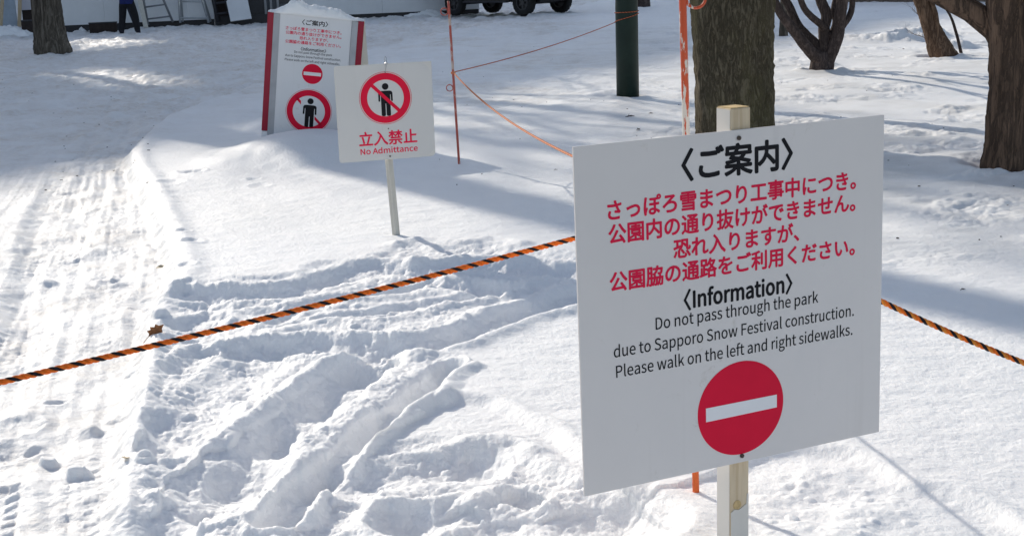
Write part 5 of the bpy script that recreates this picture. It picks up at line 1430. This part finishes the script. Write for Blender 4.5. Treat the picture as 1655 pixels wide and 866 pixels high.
def leaning_tree():
    bx, by = G(1512, 91)
    t = thing('leaning_tree', 'reddish leaning trunk ragged at its foot beside the snow bank at right', 'tree', (bx, by, 0))
    def P(u, v, dy=0):
        return at_depth(u, v, by + dy) - Vector((bx, by, 0))
    mb = MB()
    path = [P(1530, 98), P(1519, 78), P(1505, 45), P(1495, 20), P(1484, -8), P(1462, -70), P(1440, -160)]
    trunk_mesh(mb, [tuple(p) for p in path], [0.185, 0.165, 0.125, 0.11, 0.10, 0.08, 0.04], n=32, lobes=4, lob=0.12, fine=0.06, seed=61, flare=0.12, step=0.03)
    mb.tube([P(1509, 100), P(1506, 70), P(1500, 50), P(1497, 25)], [0.055, 0.045, 0.04, 0.03], 10, rough=0.2, seed=1)
    mb.tube([P(1519, 99, -0.12), P(1515, 80, -0.12), P(1508, 62, -0.1), P(1495, 38, -0.06)], [0.06, 0.045, 0.03, 0.02], 10, rough=0.2, seed=2)
    mb.tube([P(1516, 82, -0.1), P(1516, 50, -0.1), P(1512, 22, -0.1), P(1505, 0, -0.1), P(1497, -40, 0)], [0.05, 0.035, 0.035, 0.03, 0.02], 10, rough=0.15, seed=3)
    mb.build('trunk', M['bark_tan'], t, True)
    cr = MB()
    rnd = random.Random(8)
    for u, v, r in ((1484, -8, 0.04), (1470, -50, 0.035), (1462, -70, 0.03), (1450, -120, 0.03)):
        for _ in range(2):
            a = rnd.random() * 6.28
            limb(cr, P(u, v), (math.cos(a), math.sin(a), 0.6), 1.5, r, 1, rnd, 6)
    limb(cr, P(1500, 40), (-0.9, -0.1, 0.7), 0.35, 0.006, 1, rnd, 4, 0.05)
    limb(cr, P(1497, 62), (-0.9, 0.0, 0.4), 0.30, 0.005, 1, rnd, 4, 0.05)
    cr.build('crown', M['bark_tan'], t, True)
    sx, sy = G(1553, 88)
    s = thing('sapling', 'thin dark curved sapling between the leaning trunk and the stout brown trunk', 'tree', (sx, sy, 0))
    q = [at_depth(u, v, sy) - Vector((sx, sy, 0)) for u, v in ((1555, 96), (1552, 80), (1545, 52), (1536, 26), (1522, 4), (1514, -16), (1500, -60))]
    MB().tube([Vector(p) for p in smooth([tuple(k) for k in q], 5)], [0.030] + [0.026 - 0.0005 * k for k in range(30)], 9, rough=0.08).build('trunk', M['bark_smooth'], s, True)


many_stems()
leaning_tree()


# ------------------------------------------------------------------ work site at the back
WA = Vector((*G(60, 51), 0))
WB = Vector((*G(700, 23), 0))
WE = (WB - WA).normalized()
WN = Vector((WE.y, -WE.x, 0))                # towards the camera
if WN.y > 0:
    WN = -WN
WRZ = math.atan2(WE.y, WE.x)


def on_wall(u, v, off=0.0):
    """where a sight line meets the wall's plane moved 'off' metres towards us: along, height"""
    d = ray(u, v)
    o = WA + WN * off - Vector((0, 0, EYE))
    t = o.dot(WN) / d.dot(WN)
    p = Vector((0, 0, EYE)) + d * t
    return (p - WA).dot(WE), p.z


def wpos(s, off, z=0.0):
    return WA + WE * s + WN * off + Vector((0, 0, z))


def wall_thing(name, label, cat, u0, u1, v, off, height, mat, gap, gapmat, depth=0.08, seams=1.2, group=None):
    s0, zb = on_wall(u0, v, off)
    s1, _ = on_wall(u1, v, off)
    t = thing(name, label, cat, wpos((s0 + s1) / 2, off), WRZ, group)
    L = s1 - s0
    mb = MB()
    x = -L / 2
    k = 0
    while x < L / 2 - 0.02:
        wd = min(seams, L / 2 - x)
        mb.box((x + wd / 2, depth / 2 + 0.004 * (k % 2), gap + (height - gap) / 2), (wd - 0.006, depth, height - gap))
        x += wd
        k += 1
    mb.build('panel', mat, t)
    MB().box((0, depth + 0.06, (gap - 0.25) / 2), (L, 0.1, gap + 0.25)).build('dark_base', gapmat, t)  # dark strip in place of the gap's shade; timber under the grey panel
    return t


wall_thing('site_wall', 'long white panel wall behind the worker, raised over a dark gap', 'wall', 101, 347, 40, 0.0, 2.6, M['white_wall'], 0.13, M['dark'])
wall_thing('site_wall', 'long pale panel wall behind the parked vehicle and right of the dark cabin', 'wall', 491, 775, 20, 0.0, 2.6, M['white_wall'], 0.09, M['dark'], seams=2.4)
wall_thing('site_wall', 'short grey panel over a dark timber crib left of the park tree', 'wall', 36, 100, 30, 0.02, 2.4, M['grey_wall'], 0.62, M['dark_wood'])
wall_thing('site_wall', 'bluish panel standing at the far upper left corner', 'wall', -70, 29, 45, 0.35, 2.4, plain('bluish_panel', (0.36, 0.43, 0.52), 0.6, vary=0.1), 0.03, M['dark'])


def slanted(name, label, cat, px, off0, off1, wid, thick, mat, group=None):
    """a board or pole standing on the snow and leaning: px = foot and a higher point of its axis"""
    (u0, v0), (u1, v1) = px
    s0, z0 = on_wall(u0, v0, off0)
    s1, z1 = on_wall(u1, v1, (off0 + off1) / 2)
    a, b = wpos(s0, off0, z0), wpos(s1, (off0 + off1) / 2, z1)
    d = b - a
    k = 2.2 / max(0.3, abs(d.z))
    t = MB()
    e = d * min(k, 6)
    zax = e.normalized()
    xax = (WE - zax * WE.dot(zax)).normalized()
    yax = zax.cross(xax)
    R = Matrix((xax, yax, zax)).transposed().to_4x4()
    t.box((0, 0, e.length / 2 - 0.04), (wid, thick, e.length + 0.08), R)
    o = t.build(name, mat, None, loc=a)
    return tag(o, label, cat, group)


slanted('plank', 'pale leaning plank at the very left edge of the picture', 'plank', ((1, 45), (3, 12)), 0.8, 0.5, 0.10, 0.03, M['plank'])
slanted('timber', 'upright yellowish timber beside the bluish panel', 'timber', ((31, 54), (32, 8)), 0.45, 0.45, 0.10, 0.08, M['plank'])
slanted('plank', 'leaning grey plank standing just right of the worker', 'plank', ((235, 41), (226, 0)), 0.9, 0.3, 0.13, 0.03, M['grey_post'])
slanted('shovel_pole', 'dark slanting pole seen between the legs of the worker', 'pole', ((216, 37), (205, 10)), 0.9, 0.2, 0.06, 0.05, M['boot'])
lp = slanted('white_sheet', 'plain white sheet leaning against the dark cabin left of the information stand', 'panel', ((389, 29), (383, 2)), 0.75, 0.2, 0.62, 0.03, M['white_wall'])


def ladder(name, label, rails, rungs, off, mat, rr=0.03, back=None):
    """rails: two (foot px, upper px); rungs: upper-px fractions"""
    t0 = None
    pts = []
    for (u0, v0), (u1, v1) in rails:
        s0, z0 = on_wall(u0, v0, off)
        s1, z1 = on_wall(u1, v1, off * 0.75)
        a, b = wpos(s0, off, z0), wpos(s1, off * 0.75, z1)
        k = 1.9 / (b.z - a.z)
        pts.append((a, a + (b - a) * k))
    base = (pts[0][0] + pts[1][0]) / 2
    base.z = 0
    t = thing(name, label, 'ladder', base)
    for a, b in pts:
        MB().tube([a - base - Vector((0, 0, 0.05)), b - base], rr, 8).build('rail', mat, t, True)
    for q in rungs:
        MB().tube([pts[0][0].lerp(pts[0][1], q) - base, pts[1][0].lerp(pts[1][1], q) - base], rr * 0.7, 8).build('rung', mat, t, True)
    if back:
        for (a, b) in pts:
            f = Vector((a.x, a.y, a.z)) - WN * 0.55 + WE * back
            MB().tube([f - base - Vector((0, 0, 0.05)), b - base], rr * 0.8, 8).build('rear_leg', mat, t, True)
    return t


ladder('step_ladder', 'dull metal ladder with wide rungs right of the worker', [((239, 38), (234, 10)), ((279, 33), (266, 3))], [0.06, 0.24, 0.42, 0.6, 0.78, 0.95], 0.7, M['alu_dark'], 0.034)
ladder('step_ladder', 'bright aluminium step ladder standing open before the white wall', [((291, 34), (290, 10)), ((337, 34), (328, 2))], [0.04, 0.29, 0.48, 0.66, 0.84, 0.98], 0.7, M['alu'], 0.036, 0.08)
ladder('step_ladder', 'black step ladder between the aluminium one and the leaning white sheet', [((352, 34), (345, 2)), ((374, 31), (366, 2))], [0.10, 0.26, 0.42, 0.6, 0.78, 0.95], 0.6, M['dark'], 0.05, 0.05)


def cabin():
    s0, _ = on_wall(347, 30, 0.1)
    s1, _ = on_wall(489, 25, 0.1)
    t = thing('site_cabin', 'dark grey site cabin with black door opening behind the information stand', 'cabin', wpos((s0 + s1) / 2, 0.0), WRZ)
    L = s1 - s0
    def X(u):
        return on_wall(u, 28, 0.1)[0] - (s0 + s1) / 2
    MB().box((0, 1.35, 1.30), (L - 0.02, 2.4, 2.9)).build('wall', M['cabin'], t)
    MB().box(((X(403) + X(430)) / 2, 0.135, 1.25), (X(430) - X(403), 0.04, 2.1)).build('door', M['dark'], t)
    MB().box(((X(452) + X(470)) / 2, 0.135, 1.45), (X(470) - X(452), 0.04, 1.9)).build('window', M['glass'], t)
    MB().box(((X(352) + X(400)) / 2, 0.13, 1.1), (X(400) - X(352), 0.05, 2.4)).build('dark_opening', M['dark_wood'], t)
    MB().box((0, 0.06, 0.0), (L - 0.1, 0.06, 0.42)).build('dark_base', M['dark'], t)
    MB().box((0, 1.35, 2.80), (L + 0.15, 2.6, 0.10)).build('roof', M['alu_dark'], t)
    for u in (402, 431, 440, 451):
        MB().box((X(u), 0.10, 1.3), (0.07, 0.06, 2.6)).build('post', M['alu_dark'], t)


cabin()


def crib(u, v, w_, d_, h_, label):
    x, y = G(u, v)
    t = thing('timber_box', label, 'box', (x, y + d_ / 2, 0), WRZ)
    mb = MB()
    mb.box((0, 0, h_ / 2 - 0.1), (w_, d_, h_ + 0.2), bev=0.01)
    mb.build('box_side', M['dark_wood'], t)
    l = MB().box((0, 0, h_ + 0.015), (w_ * 1.04, d_ * 1.04, 0.03)).build('lid', M['dark'], t)


crib(165, 50, 0.75, 0.3, 0.20, 'low dark box under the white wall left of the worker')
crib(43, 55, 0.32, 0.4, 0.34, 'dark reddish timber box beside the upright yellowish timber')


def snow_heap(u, v, sx, sy, h_, seed, label):
    x, y = G(u, v)
    n = 28
    vs, fs = [], []
    for i in range(n + 1):
        for j in range(n + 1):
            a, b = -1 + 2 * i / n, -1 + 2 * j / n
            q = math.hypot(a, b) + 0.25 * float(fbm(np.array([a + seed]), np.array([b]), 0.7, 3, 0.6, seed)[0])
            vs.append((a * sx, b * sy, h_ * float(sstep(1.0, 0.15, np.array([q]))[0] if False else max(0, 1 - q) ** 0.6) * (1 + 0.3 * float(fbm(np.array([a]), np.array([b]), 0.3, 3, 0.6, seed + 2)[0])) - 0.06))
    for i in range(n):
        for j in range(n):
            k = i * (n + 1) + j
            fs.append((k, k + n + 1, k + n + 2, k + 1))
    o = MB().add(vs, fs).build('snow_heap', M['snow'], None, True, loc=(x, y, 0))
    tag(o, label, 'snow heap', 'heaps of shovelled snow along the site wall')


snow_heap(122, 47, 0.65, 0.5, 0.45, 3, 'rough heap of snow against the white wall right of the park tree')
snow_heap(15, 56, 0.7, 0.5, 0.32, 4, 'smooth heap of snow before the bluish panel at the left edge')
snow_heap(265, 38, 1.2, 0.35, 0.16, 6, 'low spread heap of snow at the foot of the dull metal ladder')
snow_heap(690, 24, 0.7, 0.4, 0.18, 7, 'low heap of snow under the pale wall beside the vehicle')
snow_heap(430, 32, 1.1, 0.35, 0.20, 9, 'low heap of snow before the dark cabin left of the information stand')


# ------------------------------------------------------------------ the worker
def skin_figure(name, joints, edges, mat, parent, level=2, root=0):
    me = bpy.data.meshes.new(name)
    me.from_pydata([j[:3] for j in joints], edges, [])
    o = bpy.data.objects.new(name, me)
    C.objects.link(o)
    md = o.modifiers.new('skin', 'SKIN')
    md.use_smooth_shade = True
    for sv, j in zip(me.skin_vertices[0].data, joints):
        r = j[3]
        sv.radius = (r, j[4] if len(j) > 4 else r)
    me.skin_vertices[0].data[root].use_root = True
    sb = o.modifiers.new('sub', 'SUBSURF')
    sb.levels = sb.render_levels = level
    bpy.context.view_layer.update()
    out = bpy.data.meshes.new_from_object(o.evaluated_get(bpy.context.evaluated_depsgraph_get()))
    bpy.data.objects.remove(o)
    out.name = name
    out.materials.clear()
    for m in (mat if isinstance(mat, (list, tuple)) else [mat]):
        out.materials.append(m)
    ob = bpy.data.objects.new(name, out)
    C.objects.link(ob)
    ob.parent = parent
    return ob


def worker():
    x, y = G(209, 50)
    t = thing('person', 'worker in blue jacket and black trousers standing with legs apart before the white wall', 'person', (x, y, ground_z(x, y) - 0.01))
    t.scale = (1.05, 1.05, 1.05)
    # faces the wall: +y is forward
    J = [(0.0, 0.0, 0.93, 0.15, 0.12),      # 0 pelvis
         (0.0, 0.02, 1.12, 0.145, 0.105), (0.0, 0.06, 1.36, 0.17, 0.11), (0.0, 0.09, 1.50, 0.07, 0.07), (0.0, 0.12, 1.58, 0.06, 0.06),   # 4 neck
         (-0.10, 0.0, 0.82, 0.12), (-0.17, 0.10, 0.47, 0.098), (-0.205, -0.02, 0.10, 0.082), (-0.215, 0.10, 0.04, 0.045),
         (0.10, 0.0, 0.82, 0.12), (0.185, 0.04, 0.47, 0.098), (0.225, -0.03, 0.10, 0.084), (0.235, 0.10, 0.04, 0.045),
         (-0.20, 0.06, 1.42, 0.065), (-0.29, 0.12, 1.18, 0.052), (-0.24, 0.36, 1.10, 0.038), (-0.225, 0.42, 1.09, 0.030),
         (0.20, 0.06, 1.42, 0.065), (0.30, 0.14, 1.19, 0.052), (0.22, 0.37, 1.16, 0.038), (0.205, 0.43, 1.16, 0.030)]
    E = [(0, 1), (1, 2), (2, 3), (3, 4), (0, 5), (5, 6), (6, 7), (7, 8), (0, 9), (9, 10), (10, 11), (11, 12), (2, 13), (13, 14), (14, 15), (15, 16), (2, 17), (17, 18), (18, 19), (19, 20)]
    # head
    J += [(0.0, 0.135, 1.66, 0.085, 0.095), (0.0, 0.14, 1.74, 0.08, 0.09)]
    E += [(4, 21), (21, 22)]
    for h_, s in ((16, 1), (20, -1)):           # fingers and thumb
        bxx, byy, bzz = J[h_][:3]
        for k, ln in enumerate((0.075, 0.085, 0.08, 0.062)):
            i = len(J)
            J += [(bxx + s * 0.02 * (k - 1.5) * 0.4, byy + 0.03, bzz + 0.028 - 0.019 * k, 0.0095), (bxx + s * 0.012, byy + 0.03 + ln * 0.6, bzz + 0.026 - 0.019 * k, 0.0085), (bxx + s * 0.03, byy + 0.02 + ln * 0.8, bzz + 0.02 - 0.018 * k, 0.0075)]
            E += [(h_, i), (i, i + 1), (i + 1, i + 2)]
        i = len(J)
        J += [(bxx + s * 0.028, byy + 0.012, bzz + 0.022, 0.011), (bxx + s * 0.045, byy + 0.05, bzz + 0.03, 0.009)]
        E += [(h_, i), (i, i + 1)]
    body = skin_figure('body', J, E, [M['skin'], M['black_cloth'], M['blue_jacket'], M['boot']], t, 2)
    for p in body.data.polygons:
        c = p.center
        hand = abs(c.x) > 0.12 and c.y > 0.40 and c.z > 1.0
        p.material_index = 0 if (c.z > 1.55 or hand) else (2 if c.z > 0.90 else (3 if c.z < 0.13 else 1))
        p.use_smooth = True
    MB().ico((0, 0.135, 1.755), 0.108, 3, sc=(0.92, 1.05, 0.78)).build('knit_hat', M['hat'], t, True)
    MB().ico((0.0, 0.232, 1.665), 0.018, 2, sc=(0.7, 1, 1.3)).build('nose', M['skin'], t, True)
    for sd_ in (-1, 1):
        MB().ico((sd_ * 0.092, 0.13, 1.67), 0.026, 2, sc=(0.4, 0.8, 1.2)).build('ear', M['skin'], t, True)
        MB().ico((sd_ * 0.032, 0.214, 1.695), 0.011, 2).build('eye', M['boot'], t, True)
    MB().ico((0, 0.222, 1.628), 0.02, 2, sc=(1.1, 0.3, 0.25)).build('mouth', M['tail'], t, True)
    MB().tube([(0, 0.0, 0.80), (0, 0.0, 0.87), (0, 0.0, 0.96)], [0.185, 0.19, 0.18], 24, cap=False).build('jacket_hem', M['blue_jacket'], t, True)


worker()


# ------------------------------------------------------------------ parked vehicle
def vehicle():
    a = Vector((*G(735, 25), 0))
    b = Vector((*G(850, 25.5), 0))
    # near side wheels a (rear) and b (front)
    d = (b - a)
    base_len = 2.75
    mid = (a + b) / 2
    ang = VEH_ANG
    e = Vector((math.cos(ang), math.sin(ang), 0))
    nrm = Vector((-e.y, e.x, 0))            # left of travel = far side
    if nrm.y < 0:
        nrm = -nrm
    hw = 0.92
    cen = mid + nrm * 0.80
    t = thing('parked_vehicle', 'black high-wheeled off-road car parked on the snow before the pale wall', 'car', (cen.x, cen.y, -0.01), ang)
    # side outline (x forward, z up)
    prof = [(-2.05, 0.62), (-2.12, 0.95), (-2.08, 1.18), (-1.95, 1.84), (-1.75, 1.90), (0.35, 1.90), (0.62, 1.82), (1.12, 1.24), (2.02, 1.14), (2.16, 0.98), (2.16, 0.62)]
    # wheel arches along the sill
    def arch(cx):
        return [(cx + 0.47 * math.cos(rad(q)), 0.40 + 0.47 * math.sin(rad(q))) for q in range(8, 173, 12)]
    low = [(2.16, 0.48)] + [(1.375 + 0.47, 0.46)] + arch(1.375) + [(1.375 - 0.47, 0.42), (-1.375 + 0.47, 0.42)] + arch(-1.375) + [(-1.375 - 0.47, 0.48), (-2.06, 0.50)]
    poly = prof + low[0:]
    n = len(poly)
    vs = []
    for s in (-1, 1):
        for x, z in poly:
            tw = hw - (0.0 if z < 1.2 else (z - 1.2) * 0.22)
            vs.append((x, s * tw, z))
    import mathutils.geometry as mg
    tri = mg.tessellate_polygon([[Vector((x, z, 0)) for x, z in poly]])
    fs = [tuple(q) for q in tri] + [tuple(i + n for i in q[::-1]) for q in tri] + [(i, (i + 1) % n, (i + 1) % n + n, i + n) for i in range(n)]
    body = MB().add(vs, fs).build('body', M['car_paint'], t)
    for s in (-1, 1):
        for x0, x1, z0, z1 in ((-1.72, -0.95, 1.28, 1.76), (-0.86, -0.02, 1.28, 1.76), (0.06, 0.52, 1.28, 1.74)):
            def q(x, z):
                return (x, s * (hw - (z - 1.2) * 0.22 + 0.004), z)
            MB().add([q(x0, z0), q(x1 + (0.30 if x1 > 0.4 else 0), z0), q(x1 - 0.05, z1), q(x0 + 0.05, z1)], [(0, 1, 2, 3)]).build('side_window', M['glass'], t)
        MB().box((0, s * (hw + 0.03), 0.40), (1.70, 0.16, 0.05), bev=0.012).build('side_step', M['dark'], t)
        if True:
            MB().box((0.02, s * (hw + 0.005), 1.13), (0.16, 0.03, 0.03)).build('door_handle', M['dark'], t)
        MB().box((0.72, s * (hw + 0.10), 1.32), (0.12, 0.2, 0.15), bev=0.03).build('wing_mirror', M['car_paint'], t)
        MB().prism(disc_poly(0, 0, 0.10, 20), -0.02, 0.02, Matrix.Translation((2.165, s * 0.68, 0.92)) @ Matrix.Rotation(PI / 2, 4, 'Z')).build('headlight', M['lamp'], t)
        MB().box((-2.12, s * 0.78, 1.0), (0.04, 0.16, 0.30)).build('tail_lamp', M['tail'], t)
    MB().add([(0.66, -0.70, 1.80), (0.66, 0.70, 1.80), (1.125, 0.82, 1.262), (1.125, -0.82, 1.262)], [(0, 1, 2, 3)], T=Matrix.Translation((0.012, 0, 0.006))).build('windscreen', M['glass'], t)
    MB().box((2.20, 0, 0.60), (0.16, 1.78, 0.24), bev=0.03).build('bumper', M['dark'], t)
    MB().box((-2.14, 0, 0.60), (0.16, 1.78, 0.24), bev=0.03).build('bumper', M['dark'], t)
    MB().box((2.165, 0, 0.92), (0.03, 1.05, 0.20)).build('grille', M['dark'], t)
    MB().box((0, 0, 0.47), (3.5, 1.1, 0.2)).build('chassis', M['dark'], t)
    for x in (-1.375, 1.375):
        MB().tube([(x, -0.75, 0.36), (x, 0.75, 0.36)], 0.06, 10).build('axle', M['dark'], t)
        for s in (-1, 1):
            mb = MB()
            R_, wd = 0.375, 0.235
            prof_ = [(0.21, -wd / 2 + 0.02), (0.30, -wd / 2), (0.355, -wd / 2 + 0.012), (R_, -wd / 2 + 0.04), (R_ + 0.002, 0), (R_, wd / 2 - 0.04), (0.355, wd / 2 - 0.012), (0.30, wd / 2), (0.21, wd / 2 - 0.02)]
            N = 60
            vv, ff = [], []
            for k in range(N):
                an = 2 * PI * k / N
                lug = 0.012 if k % 3 == 0 else 0.0
                for rr_, yy in prof_:
                    q2 = rr_ - (lug if rr_ > 0.35 else 0)
                    vv.append((q2 * math.cos(an), yy, q2 * math.sin(an)))
            P_ = len(prof_)
            for k in range(N):
                for i in range(P_):
                    ff.append((k * P_ + i, k * P_ + (i + 1) % P_, ((k + 1) % N) * P_ + (i + 1) % P_, ((k + 1) % N) * P_ + i))
            w_ = MB().add(vv, ff).build('tyre', M['tyre'], t, True)
            w_.location = (x, s * 0.80, 0.37)
            rm = MB()
            rm.prism(disc_poly(0, 0, 0.07, 20), s * 0.03, s * 0.075)
            rm.ring(0, 0, 0.215, 0.185, -0.10, 0.10, 32)
            for k in range(6):
                rm.box((0, s * 0.045, 0.12), (0.055, 0.025, 0.16), Matrix.Rotation(2 * PI * k / 6, 4, 'Y'))
            rm.prism(disc_poly(0, 0, 0.19, 28), -0.03, 0.01)
            rm.build('rim', M['rim'], w_)


VEH_ANG = rad(-43)
vehicle()


# low brown fence closing the park on the far right
f0, f1 = G(1370, 3), G(1700, 3)
t = thing('park_fence', 'low brown board fence along the far right top of the picture', 'fence', ((f0[0] + f1[0]) / 2, (f0[1] + f1[1]) / 2, 0), math.atan2(f1[1] - f0[1], f1[0] - f0[0]))
L = math.hypot(f1[0] - f0[0], f1[1] - f0[1])
for k in range(9):
    MB().box((-L / 2 + L * k / 8, 0, 0.42), (0.1, 0.1, 1.1)).build('post', M['dark_wood'], t)
mb = MB()
for k in range(int(L / 0.16)):
    mb.box((-L / 2 + 0.08 + 0.16 * k, -0.065, 0.46 + 0.01 * (k % 3)), (0.15, 0.02, 0.98))
mb.build('boards', M['fence'], t)

# ------------------------------------------------------------------ unseen slab added for the building shade over the far snow
SD = Vector((math.cos(rad(SUN_AZ)), math.sin(rad(SUN_AZ)), 0))
BE = Vector((math.cos(rad(SHADE_DIR)), math.sin(rad(SHADE_DIR)), 0)) if 'SHADE_DIR' in globals() else Vector((0.588, 0.809, 0))
BN = Vector((-BE.y, BE.x, 0))
BH = 54.0
P0 = Vector((0.0, 17.0, 0)) + SD * (BH / math.tan(rad(SUN_EL)))


def slab_point(u, v):
    """the sun ray that ends on this spot of the snow passes the slab plane at (along, height)"""
    p = Vector((*G(u, v), 0))
    tt = (P0 - p).dot(BN) / SD.dot(BN)
    q = p + SD * tt
    return (q - P0).dot(BE), tt * math.tan(rad(SUN_EL))


def build_shade_slab():
    t = thing('shade_slab', 'tall thin grey slab with openings, added unseen at left to shade the far snow', 'shade slab', P0, math.atan2(BE.y, BE.x))
    holes = []  # openings shaped to let sun patches through onto the shaded snow
    for c in (((128, 122), (285, 120), (200, 104), (190, 138)), ((98, 70), (245, 63), (170, 60), (170, 74))):
        q = [slab_point(*p) for p in c]
        s = [k[0] for k in q[:2]]
        z = [k[1] for k in q[2:]]
        holes.append((min(s), max(s), min(z), max(z)))
    print('holes', [[round(k, 1) for k in h_] for h_ in holes])
    holes.sort(key=lambda h_: h_[2])
    x0, x1 = -60.0, 64.0
    D = 0.4
    mb = MB()
    z = 0.0
    for hx0, hx1, hz0, hz1 in holes:
        if hz0 > z:
            mb.box(((x0 + x1) / 2, D / 2, (z + hz0) / 2), (x1 - x0, D, hz0 - z))
        mb.box(((x0 + hx0) / 2, D / 2, (hz0 + hz1) / 2), (hx0 - x0, D, hz1 - hz0))
        mb.box(((hx1 + x1) / 2, D / 2, (hz0 + hz1) / 2), (x1 - hx1, D, hz1 - hz0))
        z = hz1
    mb.box(((x0 + x1) / 2, D / 2, (z + BH) / 2), (x1 - x0, D, BH - z))
    mb.build('wall', M['concrete'], t)
    rnd = random.Random(4)
    for k in range(12):
        for j in range(8):
            zz = 3.0 + 6.6 * j
            xx = x0 + 5.0 + k * 10.4
            if any(hx0 - 4.2 < xx < hx1 + 4.2 and hz0 - 2.6 < zz < hz1 + 2.6 for hx0, hx1, hz0, hz1 in holes):
                continue
            if len([c for c in t.children if c.name.startswith('window')]) >= 95:
                continue
            MB().box((xx, -0.03, zz), (6.4, 0.1, 3.0)).build('window', M['glass'], t)


build_shade_slab()


# ------------------------------------------------------------------ small things lying on the snow
def leaf(label, u, v, size, seed, mat, rot, curl=0.6, stem=True, lobes=True):
    x, y = G(u, v)
    z = ground_z(x, y)
    t = thing('dry_leaf', label, 'leaf', (x, y, z + size * 0.18), rot=rot)
    # lobed outline, creased along the midrib and curled
    half = [(0, 0.0), (0.10, 0.10), (0.32, 0.16), (0.24, 0.30), (0.46, 0.44), (0.22, 0.52), (0.34, 0.72), (0.12, 0.74), (0.0, 1.0)]
    if not lobes:
        half = [(0, 0.0), (0.16, 0.10), (0.27, 0.26), (0.31, 0.42), (0.29, 0.58), (0.23, 0.72), (0.14, 0.86), (0.06, 0.95), (0, 1.0)]
    vs, fs = [], []
    for i, (a, b) in enumerate(half):
        for s in (-1, 0, 1):
            xx, yy = s * a, b - 0.45
            zz = curl * (xx * xx * 1.6 + 0.5 * (yy - 0.1) ** 2) + 0.04 * math.sin(9 * yy + 5 * xx + seed)
            vs.append((xx * size * (1 - 0.35 * curl * abs(xx)), yy * size, zz * size))
    for i in range(len(half) - 1):
        for k in range(2):
            q = i * 3 + k
            fs.append((q, q + 1, q + 4, q + 3))
    n = len(vs)
    vs += [(a, b, c - 0.0012) for a, b, c in vs]
    fs += [tuple(i + n for i in f[::-1]) for f in fs]
    MB().add(vs, fs).build('blade', mat, t, True)
    if stem:
        MB().tube([(0, -0.45 * size, 0.1 * size), (0.03 * size, -0.62 * size, 0.14 * size), (0.10 * size, -0.85 * size, 0.25 * size)], 0.0016, 6).build('stalk', M['leaf'], t)


_y, _z = Vector((0.80, 0.10, 0.58)).normalized(), Vector((0.30, -0.90, 0.30))
_x = _y.cross(_z).normalized()
leaf('curled brown dry leaf with a stalk caught in the snow just above the striped rope', 253, 540, 0.088, 1, M['leaf'], Matrix((_x, _y, _x.cross(_y))).transposed().to_euler(), 1.6)
leaf('pale tan dry leaf half sunk in the snow left of the trodden bank', 203, 742, 0.042, 2, M['leaf_pale'], (rad(-12), rad(14), rad(25)), 0.6, False, False)
leaf('small yellowish dry leaf at the foot of the path edge ridge', 258, 413, 0.065, 3, M['leaf_pale'], (rad(15), rad(10), rad(-70)), 0.8, False, False)


def twig(u, v, ln, rz, seed, label):
    x, y = G(u, v)
    z = ground_z(x, y)
    rnd = random.Random(seed)
    pts = [(-ln / 2, 0, 0.02 * ln), (-ln / 6, rnd.uniform(-.1, .1) * ln, 0.12 * ln), (ln / 6, rnd.uniform(-.1, .1) * ln, 0.14 * ln), (ln / 2, 0, 0.08 * ln)]
    k_ = min(1.0, ln / 0.09)
    mb = MB().tube(pts, [0.004 * k_, 0.006 * k_, 0.005 * k_, 0.003 * k_], 6)
    mb.tube([pts[1], (0, ln * 0.2, 0.3 * ln)], [0.004 * k_, 0.002 * k_], 5)
    mb.ico((0.1 * ln, 0, 0.1 * ln), 0.012 * k_, 1, sc=(1.4, 0.9, 0.6), rough=0.5, seed=seed)
    o = mb.build('twig', M['twig'], None, loc=(x, y, z))
    o.rotation_euler = (0, 0, rz)
    tag(o, label, 'twig', 'bits of twig on the dusty snow')


twig(1018, 190, 0.10, 0.3, 1, 'bit of dark twig on the snow below the green post')
twig(1032, 211, 0.07, 1.0, 2, 'dark clot of twig on the snow between the green post and the notice board')
twig(1052, 184, 0.05, -0.5, 3, 'small dark twig right of the other bits below the green post')
twig(1460, 78, 0.06, 0.8, 4, 'tiny dark twig on the bright snow near the leaning trunk')
twig(1556, 470, 0.03, 0.4, 5, 'speck of twig at the rim of the broad shadow on the right')
twig(779, 838, 0.018, 0.4, 6, 'black speck of twig on the snow in the bottom middle')
twig(898, 272, 0.03, 0.2, 7, 'black speck of twig in the shadow left of the notice board')


def debris():
    """crumbs of bark and leaf scattered over the old snow"""
    rnd = random.Random(12)
    mb = MB()
    spots = []
    for _ in range(70):
        u, v = rnd.uniform(950, 1655), rnd.uniform(70, 420)
        spots.append((u, v, rnd.uniform(0.006, 0.017)))
    for _ in range(46):
        spots.append((rnd.uniform(0, 250), rnd.uniform(90, 300), rnd.uniform(0.008, 0.026)))
    for _ in range(24):
        spots.append((rnd.uniform(600, 990), rnd.uniform(30, 300), rnd.uniform(0.006, 0.016)))
    P = np.array([G(u, v) for u, v, _ in spots])
    Z = height(P[:, 0], P[:, 1])[0]
    for (u, v, sz), (x, y), z in zip(spots, P, Z):
        a = rnd.random() * 6.28
        R = Matrix.Translation((x, y, z + 0.002)) @ Matrix.Rotation(a, 4, 'Z') @ Matrix.Rotation(rnd.uniform(-0.5, 0.5), 4, 'X')
        mb.box((0, 0, 0.001), (sz, sz * rnd.uniform(0.25, 0.7), 0.004), R)
    o = mb.build('bark_crumbs', M['twig'])
    o['kind'] = 'stuff'
    tag(o, 'small dark crumbs of bark strewn over the old snow of the park', 'bark crumbs')


debris()
